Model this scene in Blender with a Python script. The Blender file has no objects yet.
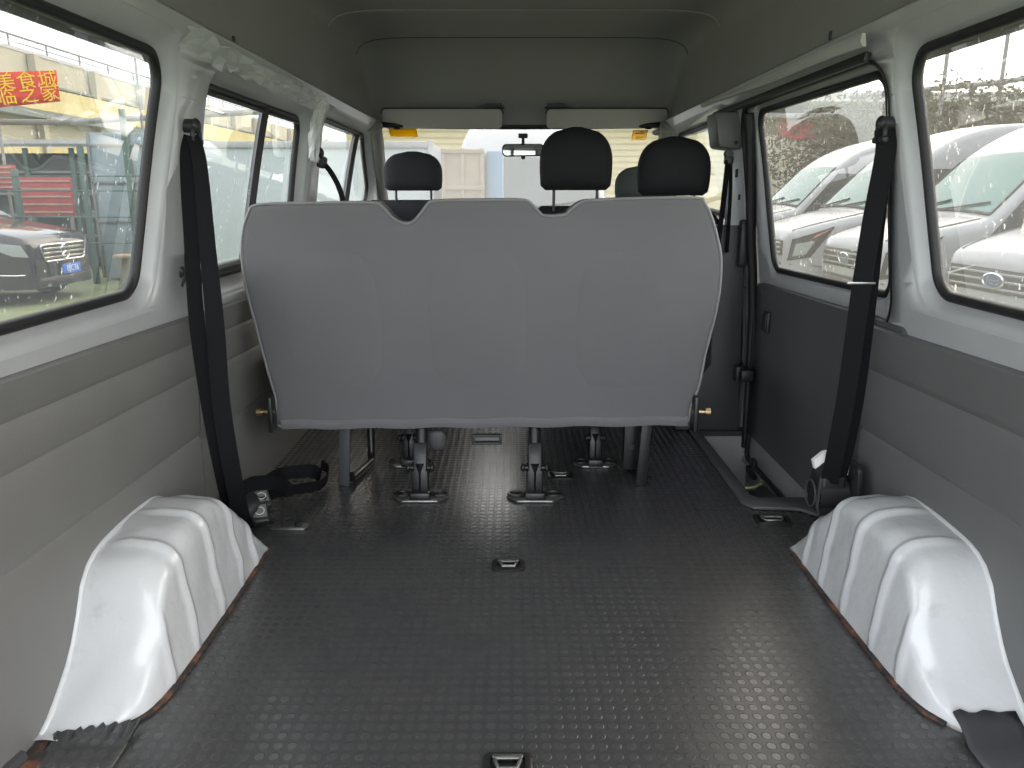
import bpy, bmesh, math, random
from mathutils import Vector, Matrix, noise
from mathutils.geometry import tessellate_polygon
random.seed(7)
S = bpy.context.scene
COL = S.collection
PI = math.pi

# ---------------------------------------------------------------- materials
def new_mat(name):
    m = bpy.data.materials.new(name); m.use_nodes = True
    nt = m.node_tree
    return m, nt, nt.nodes['Principled BSDF']

def N(nt, t, **kw):
    n = nt.nodes.new(t)
    for k, v in kw.items():
        if k in n.inputs.keys(): n.inputs[k].default_value = v
        else: setattr(n, k, v)
    return n

def plain(name, col, rough=.5, metal=0., bump=0., bscale=200., var=0., vscale=6., spec=.5, coat=0.):
    m, nt, b = new_mat(name)
    b.inputs['Base Color'].default_value = (*col, 1)
    b.inputs['Roughness'].default_value = rough
    b.inputs['Metallic'].default_value = metal
    b.inputs['Specular IOR Level'].default_value = spec
    b.inputs['Coat Weight'].default_value = coat
    b.inputs['Coat Roughness'].default_value = .08
    L = nt.links
    tc = N(nt, 'ShaderNodeTexCoord')
    if var:
        nz = N(nt, 'ShaderNodeTexNoise', Scale=vscale, Detail=5., Roughness=.6)
        L.new(tc.outputs['Object'], nz.inputs['Vector'])
        mr = N(nt, 'ShaderNodeMapRange')
        mr.inputs['From Min'].default_value = .3; mr.inputs['From Max'].default_value = .7
        mr.inputs['To Min'].default_value = 1 - var; mr.inputs['To Max'].default_value = 1 + var
        L.new(nz.outputs['Fac'], mr.inputs['Value'])
        vm = N(nt, 'ShaderNodeVectorMath', operation='SCALE')
        vm.inputs[0].default_value = col
        L.new(mr.outputs['Result'], vm.inputs['Scale'])
        L.new(vm.outputs['Vector'], b.inputs['Base Color'])
    if bump:
        nz2 = N(nt, 'ShaderNodeTexNoise', Scale=bscale, Detail=3.)
        L.new(tc.outputs['Object'], nz2.inputs['Vector'])
        bp = N(nt, 'ShaderNodeBump', Strength=bump, Distance=.002)
        L.new(nz2.outputs['Fac'], bp.inputs['Height'])
        L.new(bp.outputs['Normal'], b.inputs['Normal'])
    return m

def glass_mat(name, tint=(.95, .965, .955), dirt=.5, refl=.08, haze=.0, hcol=(.8, .8, .78)):
    m, nt, b = new_mat(name)
    nt.nodes.remove(b)
    out = nt.nodes['Material Output']; L = nt.links
    tr = N(nt, 'ShaderNodeBsdfTransparent', Color=(*tint, 1))
    gl = N(nt, 'ShaderNodeBsdfGlossy', Roughness=.02)
    lw = N(nt, 'ShaderNodeFresnel', IOR=1.45)
    mx = N(nt, 'ShaderNodeMixShader')
    mu = N(nt, 'ShaderNodeMath', operation='MULTIPLY'); mu.inputs[1].default_value = refl / .08 * .6
    L.new(lw.outputs[0], mu.inputs[0]); L.new(mu.outputs[0], mx.inputs[0])
    L.new(tr.outputs[0], mx.inputs[1]); L.new(gl.outputs[0], mx.inputs[2])
    df = N(nt, 'ShaderNodeBsdfDiffuse', Color=(*hcol, 1))
    tl = N(nt, 'ShaderNodeBsdfTranslucent', Color=(*hcol, 1))
    md = N(nt, 'ShaderNodeMixShader'); md.inputs[0].default_value = .6
    L.new(df.outputs[0], md.inputs[1]); L.new(tl.outputs[0], md.inputs[2])
    tc = N(nt, 'ShaderNodeTexCoord')
    nz = N(nt, 'ShaderNodeTexNoise', Scale=95., Detail=3., Roughness=.7)
    mp = N(nt, 'ShaderNodeMapping'); mp.inputs['Scale'].default_value = (1, 1, .55)
    L.new(tc.outputs['Object'], mp.inputs[0]); L.new(mp.outputs[0], nz.inputs['Vector'])
    n2 = N(nt, 'ShaderNodeTexNoise', Scale=7., Detail=3.)
    L.new(tc.outputs['Object'], n2.inputs['Vector'])
    mr = N(nt, 'ShaderNodeMapRange'); mr.inputs['From Min'].default_value = .60; mr.inputs['From Max'].default_value = .70
    L.new(nz.outputs['Fac'], mr.inputs['Value'])
    m2 = N(nt, 'ShaderNodeMapRange'); m2.inputs['From Min'].default_value = .42; m2.inputs['From Max'].default_value = .62
    L.new(n2.outputs['Fac'], m2.inputs['Value'])
    ml = N(nt, 'ShaderNodeMath', operation='MULTIPLY'); L.new(mr.outputs[0], ml.inputs[0]); L.new(m2.outputs[0], ml.inputs[1])
    ma = N(nt, 'ShaderNodeMath', operation='MULTIPLY_ADD'); L.new(ml.outputs[0], ma.inputs[0])
    ma.inputs[1].default_value = dirt; ma.inputs[2].default_value = haze
    fx = N(nt, 'ShaderNodeMixShader')
    L.new(ma.outputs[0], fx.inputs[0]); L.new(mx.outputs[0], fx.inputs[1]); L.new(md.outputs[0], fx.inputs[2])
    L.new(fx.outputs[0], out.inputs['Surface'])
    return m

def floor_mat():
    m, nt, b = new_mat('studded_rubber'); L = nt.links
    tc = N(nt, 'ShaderNodeTexCoord')
    sc = N(nt, 'ShaderNodeVectorMath', operation='MULTIPLY'); sc.inputs[1].default_value = (1/.0240, 1/.0255, 0)
    L.new(tc.outputs['Object'], sc.inputs[0])
    fr = N(nt, 'ShaderNodeVectorMath', operation='FRACTION'); L.new(sc.outputs[0], fr.inputs[0])
    sb = N(nt, 'ShaderNodeVectorMath', operation='SUBTRACT'); sb.inputs[1].default_value = (.5, .5, 0); L.new(fr.outputs[0], sb.inputs[0])
    ln = N(nt, 'ShaderNodeVectorMath', operation='LENGTH'); L.new(sb.outputs[0], ln.inputs[0])
    st = N(nt, 'ShaderNodeMapRange', interpolation_type='SMOOTHSTEP')
    st.inputs['From Min'].default_value = .30; st.inputs['From Max'].default_value = .40
    st.inputs['To Min'].default_value = 1; st.inputs['To Max'].default_value = 0
    L.new(ln.outputs['Value'], st.inputs['Value'])
    nz = N(nt, 'ShaderNodeTexNoise', Scale=2.2, Detail=6., Roughness=.65); L.new(tc.outputs['Object'], nz.inputs['Vector'])
    n2 = N(nt, 'ShaderNodeTexNoise', Scale=260., Detail=2.); L.new(tc.outputs['Object'], n2.inputs['Vector'])
    # base / stud colours
    ca = N(nt, 'ShaderNodeMix', data_type='RGBA'); ca.inputs['A'].default_value = (.022, .024, .030, 1); ca.inputs['B'].default_value = (.062, .060, .058, 1)
    L.new(nz.outputs['Fac'], ca.inputs['Factor'])
    cb = N(nt, 'ShaderNodeMix', data_type='RGBA'); cb.inputs['B'].default_value = (.13, .12, .11, 1)
    mf = N(nt, 'ShaderNodeMath', operation='MULTIPLY'); mf.inputs[1].default_value = .15
    L.new(st.outputs[0], mf.inputs[0]); L.new(mf.outputs[0], cb.inputs['Factor']); L.new(ca.outputs['Result'], cb.inputs['A'])
    # white grit specks
    n3 = N(nt, 'ShaderNodeTexNoise', Scale=120., Detail=1.); L.new(tc.outputs['Object'], n3.inputs['Vector'])
    gs = N(nt, 'ShaderNodeMapRange'); gs.inputs['From Min'].default_value = .79; gs.inputs['From Max'].default_value = .82; L.new(n3.outputs['Fac'], gs.inputs['Value'])
    cc = N(nt, 'ShaderNodeMix', data_type='RGBA'); cc.inputs['B'].default_value = (.45, .44, .42, 1)
    L.new(gs.outputs[0], cc.inputs['Factor']); L.new(cb.outputs['Result'], cc.inputs['A'])
    L.new(cc.outputs['Result'], b.inputs['Base Color'])
    rg = N(nt, 'ShaderNodeMapRange'); rg.inputs['To Min'].default_value = .34; rg.inputs['To Max'].default_value = .25
    L.new(st.outputs[0], rg.inputs['Value']); L.new(rg.outputs[0], b.inputs['Roughness'])
    b.inputs['Specular IOR Level'].default_value = 1.0; b.inputs['Coat Weight'].default_value = .22; b.inputs['Coat Roughness'].default_value = .30
    bp = N(nt, 'ShaderNodeBump', Strength=.4, Distance=.002); L.new(st.outputs[0], bp.inputs['Height'])
    b2 = N(nt, 'ShaderNodeBump', Strength=.25, Distance=.001); L.new(n2.outputs['Fac'], b2.inputs['Height']); L.new(bp.outputs[0], b2.inputs['Normal'])
    L.new(b2.outputs[0], b.inputs['Normal'])
    return m

def paper_mat(name, col):
    m, nt, b = new_mat(name); nt.nodes.remove(b); L = nt.links
    d = N(nt, 'ShaderNodeBsdfDiffuse', Color=(*col, 1)); t = N(nt, 'ShaderNodeBsdfTranslucent', Color=(*col, 1)); mx = N(nt, 'ShaderNodeMixShader'); mx.inputs[0].default_value = .6
    L.new(d.outputs[0], mx.inputs[1]); L.new(t.outputs[0], mx.inputs[2]); L.new(mx.outputs[0], nt.nodes['Material Output'].inputs['Surface'])
    return m
def rust_mat():
    m, nt, b = new_mat('rust'); L = nt.links
    tc = N(nt, 'ShaderNodeTexCoord'); nz = N(nt, 'ShaderNodeTexNoise', Scale=22., Detail=6., Roughness=.7)
    L.new(tc.outputs['Object'], nz.inputs['Vector'])
    cr = N(nt, 'ShaderNodeValToRGB'); e = cr.color_ramp.elements
    e[0].position = .48; e[0].color = (.035, .03, .03, 1); e[1].position = .62; e[1].color = (.20, .085, .045, 1)
    L.new(nz.outputs['Fac'], cr.inputs[0]); L.new(cr.outputs[0], b.inputs['Base Color'])
    b.inputs['Roughness'].default_value = .85
    return m

def arch_mat():
    m, nt, b = new_mat('white_arch_paint'); L = nt.links
    tc = N(nt, 'ShaderNodeTexCoord'); nz = N(nt, 'ShaderNodeTexNoise', Scale=14., Detail=5., Roughness=.65)
    L.new(tc.outputs['Object'], nz.inputs['Vector'])
    cr = N(nt, 'ShaderNodeValToRGB'); e = cr.color_ramp.elements
    e[0].position = .22; e[0].color = (.50, .50, .49, 1); e[1].position = .42; e[1].color = (.61, .62, .635, 1)
    L.new(nz.outputs['Fac'], cr.inputs[0])
    # rust creeping up from the floor edge
    sp = N(nt, 'ShaderNodeSeparateXYZ'); L.new(tc.outputs['Object'], sp.inputs[0])
    n2 = N(nt, 'ShaderNodeTexNoise', Scale=30., Detail=4.); L.new(tc.outputs['Object'], n2.inputs['Vector'])
    ad = N(nt, 'ShaderNodeMath', operation='MULTIPLY_ADD'); ad.inputs[1].default_value = -.020; L.new(n2.outputs['Fac'], ad.inputs[0]); L.new(sp.outputs['Z'], ad.inputs[2])
    rr = N(nt, 'ShaderNodeMapRange'); rr.inputs['From Min'].default_value = -.012; rr.inputs['From Max'].default_value = -.004
    rr.inputs['To Min'].default_value = 1; rr.inputs['To Max'].default_value = 0
    L.new(ad.outputs[0], rr.inputs['Value'])
    mx = N(nt, 'ShaderNodeMix', data_type='RGBA'); mx.inputs['B'].default_value = (.12, .07, .05, 1)
    L.new(rr.outputs[0], mx.inputs['Factor']); L.new(cr.outputs[0], mx.inputs['A'])
    L.new(mx.outputs['Result'], b.inputs['Base Color'])
    b.inputs['Roughness'].default_value = .26; b.inputs['Coat Weight'].default_value = .5
    n3 = N(nt, 'ShaderNodeTexNoise', Scale=26., Detail=3.); L.new(tc.outputs['Object'], n3.inputs['Vector'])
    bp = N(nt, 'ShaderNodeBump', Strength=.35, Distance=.006); L.new(n3.outputs['Fac'], bp.inputs['Height']); L.new(bp.outputs[0], b.inputs['Normal'])
    return m

M = dict(
    paint=plain('white_body_paint', (.415, .42, .43), .28, coat=.3, var=.05, vscale=5),
    arch=arch_mat(), rust=rust_mat(), floor=floor_mat(),
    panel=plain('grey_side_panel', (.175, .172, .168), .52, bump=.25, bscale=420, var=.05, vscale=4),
    panel_shaded=plain('grey_panel_shaded', (.135, .136, .136), .52, bump=.25, bscale=420, var=.05, vscale=4),  # same grey panel, colour darkened to stand for shade on the right wall
    panel_dark=plain('dark_door_panel', (.085, .087, .09), .5, bump=.25, bscale=420, var=.05),
    liner=plain('grey_headliner', (.255, .248, .245), .95, bump=.3, bscale=500, var=.04, vscale=3),
    rubber=plain('black_rubber', (.010, .010, .011), .5),
    plastic=plain('black_plastic', (.022, .022, .024), .45, bump=.1, bscale=300),
    dplastic=plain('charcoal_plastic', (.055, .056, .06), .5, bump=.2, bscale=350),
    gplastic=plain('grey_plastic', (.18, .18, .175), .5, bump=.15, bscale=350),
    seat=plain('grey_seat_cloth', (.165, .162, .171), .85, bump=.35, bscale=600, var=.04, vscale=3),
    seam=plain('seat_piping', (.26, .255, .26), .8, bump=.5, bscale=300),
    seat_dark=plain('charcoal_seat_cloth', (.035, .035, .040), .9, bump=.4, bscale=500),
    seat_black=plain('black_seat_cover', (.008, .008, .010), .8, bump=.4, bscale=400),
    seat_mid=plain('mid_grey_seat_cloth', (.085, .10, .10), .85, bump=.4, bscale=400),
    web=plain('black_webbing', (.0045, .0045, .006), .75, spec=.25, bump=.5, bscale=700),
    steel=plain('worn_steel', (.42, .41, .39), .35, 1., bump=.3, bscale=90, var=.2, vscale=30),
    dsteel=plain('black_painted_steel', (.012, .012, .013), .4, coat=.1),
    wsteel=plain('dull_floor_plate', (.26, .26, .25), .4, .8, bump=.3, bscale=90, var=.3, vscale=40),
    brass=plain('brass_bolt', (.55, .42, .25), .35, 1.),
    tagw=plain('white_tag', (.7, .7, .68), .6),
    sill=plain('sill_plastic', (.085, .086, .088), .45, bump=.2, bscale=350), cover=plain('cover_plastic', (.115, .115, .115), .5, bump=.15, bscale=350),
    strip=plain('off_white_strip', (.42, .42, .40), .55),
    visor=plain('visor_vinyl', (.42, .405, .38), .8, bump=.2, bscale=300),
    glass=glass_mat('dirty_window_glass', dirt=.6, haze=.03),
    glass_r=glass_mat('dirty_backlit_glass', dirt=.6, haze=.065, hcol=(.86, .82, .74)),  # dirt specks, plus warm backlight haze put into the glass
    glass_c=glass_mat('window_glass', dirt=.10, haze=.09),
    mirror=plain('mirror_silver', (.85, .87, .88), .03, 1.),
    
    yellow=paper_mat('yellow_sticker', (.95, .66, .02)), paleyellow=paper_mat('pale_yellow_sticker', (.95, .74, .30)),
    stickgrey=plain('grey_sticker', (.32, .31, .31), .6),
    ink=plain('dark_ink', (.25, .17, .05), .7),
    whiteink=plain('white_print', (.8, .8, .8), .7),
)

# ---------------------------------------------------------------- mesh builder
BASE = {}
class MB:
    def __init__(s): s.v = []; s.f = []
    def add(s, vs, fs):
        o = len(s.v); s.v += [Vector(p) for p in vs]; s.f += [tuple(i + o for i in f) for f in fs]; return s
    def box(s, c, d, rot=None, bev=0., seg=2):
        bm = bmesh.new(); bmesh.ops.create_cube(bm, size=1)
        bmesh.ops.scale(bm, vec=d, verts=bm.verts)
        if bev: bmesh.ops.bevel(bm, geom=bm.edges[:], offset=bev, segments=seg, affect='EDGES', profile=.5)
        return s.bm(bm, c, rot)
    def bm(s, bm, c=(0, 0, 0), rot=None):
        bm.verts.index_update(); R = rot if rot is not None else Matrix.Identity(3); c = Vector(c)
        s.add([R @ v.co + c for v in bm.verts], [[v.index for v in f.verts] for f in bm.faces]); bm.free(); return s
    def rings(s, rings, cap=True, closed=True, loop=False):
        n = len(rings[0]); vs = [p for r in rings for p in r]; fs = []
        m = len(rings)
        for i in range(m if loop else m - 1):
            a, b = i * n, ((i + 1) % m) * n
            for j in range(n if closed else n - 1):
                k = (j + 1) % n
                fs.append((a + j, a + k, b + k, b + j))
        if cap and not loop:
            fs.append(tuple(reversed(range(n)))); fs.append(tuple(range((m - 1) * n, m * n)))
        return s.add(vs, fs)
    def tube(s, path, r, n=10, loop=False, flat=None, cap=True):
        P = [Vector(p) for p in path]; m = len(P); rr = r if isinstance(r, (list, tuple)) else [r] * m
        rings = []; up = None
        for i in range(m):
            a = P[(i - 1) % m] if (loop or i > 0) else P[i]; b = P[(i + 1) % m] if (loop or i < m - 1) else P[i]
            t = (b - a).normalized()
            if up is None:
                up = Vector((0, 0, 1)) if abs(t.z) < .9 else Vector((0, 1, 0))
            x = t.cross(up)
            if x.length < 1e-6: x = t.orthogonal()
            x.normalize(); y = x.cross(t).normalized(); up = y
            fx, fy = flat or (1, 1)
            rings.append([P[i] + (x * math.cos(k * 2 * PI / n) * fx + y * math.sin(k * 2 * PI / n) * fy) * rr[i] for k in range(n)])
        return s.rings(rings, cap=cap, loop=loop)
    def cyl(s, a, b, r, n=20, r2=None):
        return s.tube([a, b], [r, r2 if r2 is not None else r], n)
    def prism(s, pts, ext, bev=0.):
        """closed polygon (3D points) extruded along vector ext"""
        bm = bmesh.new(); e = Vector(ext)
        vs = [bm.verts.new(p) for p in pts]; f = bm.faces.new(vs)
        r = bmesh.ops.extrude_face_region(bm, geom=[f])
        for g in r['geom']:
            if isinstance(g, bmesh.types.BMVert): g.co += e
        bmesh.ops.recalc_face_normals(bm, faces=bm.faces)
        if bev: bmesh.ops.bevel(bm, geom=bm.edges[:], offset=bev, segments=2, affect='EDGES', profile=.5)
        return s.bm(bm)
    def ell(s, c, d, n=16, m=10, p=2., rot=None):
        """superellipsoid"""
        def sg(v, e): return math.copysign(abs(v) ** e, v)
        e = 2. / p; rings = []
        for i in range(m + 1):
            a = -PI / 2 + PI * i / m
            cz = sg(math.sin(a), e) * d[2]; cr = abs(math.cos(a)) ** e
            ring = []
            for j in range(n):
                b = 2 * PI * j / n
                q = Vector((cr * sg(math.cos(b), e) * d[0], cr * sg(math.sin(b), e) * d[1], cz))
                ring.append((rot @ q if rot else q) + Vector(c))
            rings.append(ring)
        return s.rings(rings)
    def ribbon(s, path, w, wdir, th=.0018, w0=None):
        """flat strap of width w along path; wdir: width direction(s)"""
        P = [Vector(p) for p in path]; rings = []
        for i, p in enumerate(P):
            t = (P[min(i + 1, len(P) - 1)] - P[max(i - 1, 0)]).normalized()
            d = Vector(wdir[i] if isinstance(wdir, list) else wdir); d = (d - t * d.dot(t)).normalized()
            nn = t.cross(d) * th
            f = 1 if w0 is None else min(1, i / (len(P) * .45)); wi = w; w_ = w if w0 is None else w0 + (w - w0) * f
            rings.append([p - d * w_ / 2 - nn, p + d * w_ / 2 - nn, p + d * w_ / 2 + nn, p - d * w_ / 2 + nn])
        return s.rings(rings)
    def build(s, name, mat, parent=None, smooth=35., solid=0., subsurf=0, merge=1e-5):
        me = bpy.data.meshes.new(name)
        if parent is not None: b = BASE[parent.name]
        else:
            xs = [v.x for v in s.v]; ys = [v.y for v in s.v]; zs = [v.z for v in s.v]
            b = Vector(((min(xs) + max(xs)) / 2, (min(ys) + max(ys)) / 2, min(zs)))
        bm = bmesh.new(); vs = [bm.verts.new(v - b) for v in s.v]
        for f in s.f:
            try: bm.faces.new([vs[i] for i in f])
            except ValueError: pass
        if merge: bmesh.ops.remove_doubles(bm, verts=bm.verts, dist=merge)
        bmesh.ops.recalc_face_normals(bm, faces=bm.faces)
        bm.to_mesh(me); bm.free()
        if smooth is not None:
            me.polygons.foreach_set('use_smooth', [True] * len(me.polygons)); me.set_sharp_from_angle(angle=math.radians(smooth))
        me.materials.append(M[mat] if isinstance(mat, str) else mat)
        o = bpy.data.objects.new(name, me); COL.objects.link(o)
        if parent is not None: o.parent = parent; BASE[o.name] = b
        else: o.location = b; BASE[o.name] = b
        if solid:
            md = o.modifiers.new('solid', 'SOLIDIFY'); md.thickness = abs(solid); md.offset = 1 if solid > 0 else -1
        if subsurf:
            md = o.modifiers.new('sub', 'SUBSURF'); md.levels = subsurf; md.render_levels = subsurf
        return o

def grid_patch(f, nu, nv):
    mb = MB(); mb.add([f(i / nu, j / nv) for j in range(nv + 1) for i in range(nu + 1)], [(j*(nu+1)+i, j*(nu+1)+i+1, (j+1)*(nu+1)+i+1, (j+1)*(nu+1)+i) for j in range(nv) for i in range(nu)])
    return mb
def tag(o, label=None, cat=None, group=None, kind=None):
    if label: o['label'] = label
    if cat: o['category'] = cat
    if group: o['group'] = group
    if kind: o['kind'] = kind
    return o
def thing(name, loc, label=None, cat=None, group=None, kind=None):
    o = bpy.data.objects.new(name, None); COL.objects.link(o); o.location = loc; o.empty_display_size = .1
    BASE[o.name] = Vector(loc)
    return tag(o, label, cat, group, kind)
def copy_tree(o, parent=None):
    c = o.copy(); COL.objects.link(c)
    if parent is not None: c.parent = parent
    for ch in [x for x in bpy.data.objects if x.parent == o]: copy_tree(ch, c)
    return c
def text_mesh(txt, size, M4, name, mat, parent, ext=.0008, align='CENTER'):
    cu = bpy.data.curves.new(name, 'FONT'); cu.body = txt; cu.size = size; cu.extrude = ext; cu.align_x = align; cu.align_y = 'CENTER'
    to = bpy.data.objects.new(name, cu); COL.objects.link(to)
    dg = bpy.context.evaluated_depsgraph_get(); me = bpy.data.meshes.new_from_object(to.evaluated_get(dg))
    bpy.data.objects.remove(to); bpy.data.curves.remove(cu)
    me.transform(Matrix.Translation(-BASE[parent.name]) @ M4)
    me.materials.clear(); me.materials.append(M[mat] if isinstance(mat, str) else mat)
    o = bpy.data.objects.new(name, me); COL.objects.link(o); o.parent = parent; BASE[o.name] = BASE[parent.name]
    return o
def lerp(a, b, t): return a + (b - a) * t
def interp(tab, x):
    if x <= tab[0][0]: return tab[0][1]
    for (a, va), (b, vb) in zip(tab, tab[1:]):
        if x <= b: return va + (vb - va) * (x - a) / (b - a)
    return tab[-1][1]
def sstep(t): t = max(0, min(1, t)); return t * t * (3 - 2 * t)
def smooth_interp(tab, x):
    """Catmull-Rom through table"""
    if x <= tab[0][0]: return tab[0][1]
    if x >= tab[-1][0]: return tab[-1][1]
    for i in range(len(tab) - 1):
        if x <= tab[i + 1][0]: break
    x0, y0 = tab[i]; x1, y1 = tab[i + 1]; h = x1 - x0; t = (x - x0) / h
    def sl(k):
        a = tab[max(k - 1, 0)]; b = tab[min(k + 1, len(tab) - 1)]
        return (b[1] - a[1]) / (b[0] - a[0])
    m0, m1 = sl(i) * h, sl(i + 1) * h
    return (2*t**3-3*t**2+1)*y0 + (t**3-2*t**2+t)*m0 + (-2*t**3+3*t**2)*y1 + (t**3-t**2)*m1
def rpoly(pts, r, n=8):
    """2D polygon with rounded corners, n+1 points per corner"""
    out = []; m = len(pts)
    for i in range(m):
        p0, p1, p2 = Vector(pts[i - 1]), Vector(pts[i]), Vector(pts[(i + 1) % m])
        a = (p0 - p1).normalized(); b = (p2 - p1).normalized(); ang = a.angle(b)
        rr = r[i] if isinstance(r, (list, tuple)) else r
        d = min(rr / math.tan(ang / 2), (p0 - p1).length * .49, (p2 - p1).length * .49)
        rad = d * math.tan(ang / 2); c = p1 + (a + b).normalized() * (rad / math.sin(ang / 2))
        s0 = p1 + a * d - c; s1 = p1 + b * d - c
        a0 = math.atan2(s0.y, s0.x); a1 = math.atan2(s1.y, s1.x); da = (a1 - a0 + PI) % (2 * PI) - PI
        for k in range(n + 1):
            q = a0 + da * k / n; out.append(Vector((c.x + math.cos(q) * rad, c.y + math.sin(q) * rad)))
    return out
def offset_poly(pts, d):
    """move polygon edges outward by d (CCW)"""
    m = len(pts); area = sum(pts[i][0] * pts[(i + 1) % m][1] - pts[(i + 1) % m][0] * pts[i][1] for i in range(m))
    sg = 1 if area > 0 else -1; out = []
    for i in range(m):
        p0, p1, p2 = Vector(pts[i - 1]), Vector(pts[i]), Vector(pts[(i + 1) % m])
        e1 = (p1 - p0).normalized(); e2 = (p2 - p1).normalized()
        n1 = Vector((e1.y, -e1.x)) * sg; n2 = Vector((e2.y, -e2.x)) * sg
        b = (n1 + n2).normalized(); out.append(p1 + b * d / max(.3, b.dot(n1)))
    return out
def sub_loop(pts, step):
    out = []
    for i, p in enumerate(pts):
        q = pts[(i + 1) % len(pts)]; k = max(1, int((q - p).length / step))
        out += [p.lerp(q, t / k) for t in range(k)]
    return out

# ---------------------------------------------------------------- body side geometry
PROF = [(-.3, .872), (.0, .872), (.3, .868), (.5, .858), (.62, .846), (.72, .830), (.85, .812), (1.0, .792), (1.17, .764), (1.215, .748), (1.26, .712), (1.3, .68)]
def WX(z): return smooth_interp(PROF, z)
def side_sheet(sgn, outer, holes, off, name, mat, zcuts=None, ycuts=None, solid=.02, parent=None, smooth=40):
    """sheet that follows the body side; outer/holes in (Y, z); off: inward offset or function"""
    polys = [[Vector((p[0], p[1], 0)) for p in outer]] + [[Vector((p[0], p[1], 0)) for p in h] for h in holes]
    flat = [p for q in polys for p in q]
    bm = bmesh.new(); vs = [bm.verts.new(p) for p in flat]
    for t in tessellate_polygon(polys):
        try: bm.faces.new([vs[i] for i in t])
        except ValueError: pass
    bmesh.ops.dissolve_limit(bm, angle_limit=.01, verts=bm.verts, edges=bm.edges)
    zc = zcuts if zcuts is not None else [-.1, .1, .3, .4, .5, .56, .62, .67, .72, .78, .85, .92, 1.0, 1.06, 1.12, 1.17, 1.195, 1.215, 1.24, 1.26]
    yc = ycuts if ycuts is not None else [k * .25 for k in range(0, 20)]
    for z in zc: bmesh.ops.bisect_plane(bm, geom=bm.verts[:] + bm.edges[:] + bm.faces[:], plane_co=(0, z, 0), plane_no=(0, 1, 0), dist=1e-5)
    for y in yc: bmesh.ops.bisect_plane(bm, geom=bm.verts[:] + bm.edges[:] + bm.faces[:], plane_co=(y, 0, 0), plane_no=(1, 0, 0), dist=1e-5)
    mb = MB(); bm.verts.index_update()
    fo = off if callable(off) else (lambda y, z: off)
    mb.add([(sgn * (WX(v.co.y) - fo(v.co.x, v.co.y)), v.co.x, v.co.y) for v in bm.verts], [[v.index for v in f.verts] for f in bm.faces]); bm.free()
    o = mb.build(name, mat, parent, smooth=smooth)
    # face normals toward the cabin, then thicken outward
    me = o.data; bm = bmesh.new(); bm.from_mesh(me)
    tot = sum(f.normal.x * f.calc_area() for f in bm.faces)
    if tot * sgn > 0: bmesh.ops.reverse_faces(bm, faces=bm.faces)
    bm.to_mesh(me); bm.free()
    if solid:
        md = o.modifiers.new('solid', 'SOLIDIFY'); md.thickness = solid; md.offset = -1
    return o

def body_window(sgn, poly, r, name, label, glassmat='glass', grow=.042, depth=.034, extra=None, xo=0., sealw=.0115, kind='structure', parent=None, reveal=True):
    """returns (root, hole loop). poly = glass outline in (Y, z)"""
    root = parent or thing(name, (sgn * .83, poly[0][0], poly[0][1]), label, None, None, kind)
    A = sub_loop(rpoly(offset_poly(poly, grow), r + grow), 9.); B = sub_loop(rpoly(poly, r), 9.)
    n = len(A)
    if reveal:
        mb = MB(); rings = []
        for t in (0, .12, .3, .5, .7, .86, 1.):
            ring = []
            for a, b in zip(A, B):
                q = a.lerp(b, t); ring.append((sgn * (WX(q.y) + xo + depth * (t ** 2 * (3 - 2 * t))), q.x, q.y))
            rings.append(ring)
        # outward lip behind the seal, closes the sheet
        mb.rings(rings, cap=False)
        rv = mb.build('reveal', 'paint', root, smooth=60)
    sm = MB(); sm.tube([(sgn * (WX(q.y) + xo + depth - .004), q.x, q.y) for q in sub_loop(B, .06)], sealw, 8, loop=True, flat=(1., 1.)); sm.build('rubber_seal', 'rubber', root, smooth=70)
    polys = [[Vector((q.x, q.y, 0)) for q in B]]
    g = MB(); g.add([(sgn * (WX(q.y) + xo + depth), q.x, q.y) for q in B], [tuple(t) for t in tessellate_polygon(polys)])
    go = g.build('glass_pane', glassmat, root, smooth=None); go['label'] = 'dusty glass pane'
    return root, A

# ============================================================ THE VAN (cabin)
# --- left side
W_REAR = [(.50, .702), (1.665, .706), (1.757, 1.197), (.50, 1.203)]
W_MIDL = [(1.965, .692), (2.87, .692), (2.90, 1.170), (2.00, 1.172)]
W_CAB = [(3.14, .82), (4.50, .87), (4.09, 1.197), (3.14, 1.203)]
W_CABR = [(3.12, .82), (4.50, .87), (4.09, 1.197), (3.12, 1.203)]
w1, h1 = body_window(-1, W_REAR, .06, 'window_1', 'left rear side window with black seal and scratched glass')
w2, h2 = body_window(-1, W_MIDL, .05, 'window_2', 'left middle side window, sliding type with upright bar', grow=.05, depth=.045)
w3, h3 = body_window(-1, W_CAB, .06, 'window_3', 'left front door window', 'glass_c', grow=.035, depth=.05)
# sliding bar and inner black frame of the middle left window
mb = MB()
mb.tube([(-(WX(z) + .036), lerp(2.385, 2.50, (z - .69) / .48), z) for z in (.69, .77, .85, .93, 1.01, 1.09, 1.17)], .015, 4)
mb.build('sash_bar', 'rubber', w2)
mb = MB(); lo = [(-(WX(z) + .034), y, z) for (y, z) in ((2.0, 1.155), (2.1, 1.155), (2.88, 1.155))]
mb.tube(lo, .005, 8); lo = [(-(WX(z) + .034), y, z) for (y, z) in ((1.98, .712), (2.1, .712), (2.86, .712))]; mb.tube(lo, .012, 8)
mb.build('sash_rail', 'dplastic', w2)
mb = MB(); mb.tube([(-(WX(z) + .046), lerp(3.855, 3.96, (z - .85) / .35), z) for z in (.84, .92, 1.0, 1.08, 1.14, 1.195)], .017, 4); mb.build('sash_bar', 'rubber', w3)
outerL = [(.12, -.12), (4.90, -.12), (4.90, .78), (4.70, .88), (4.24, 1.262), (.12, 1.262)]
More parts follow.
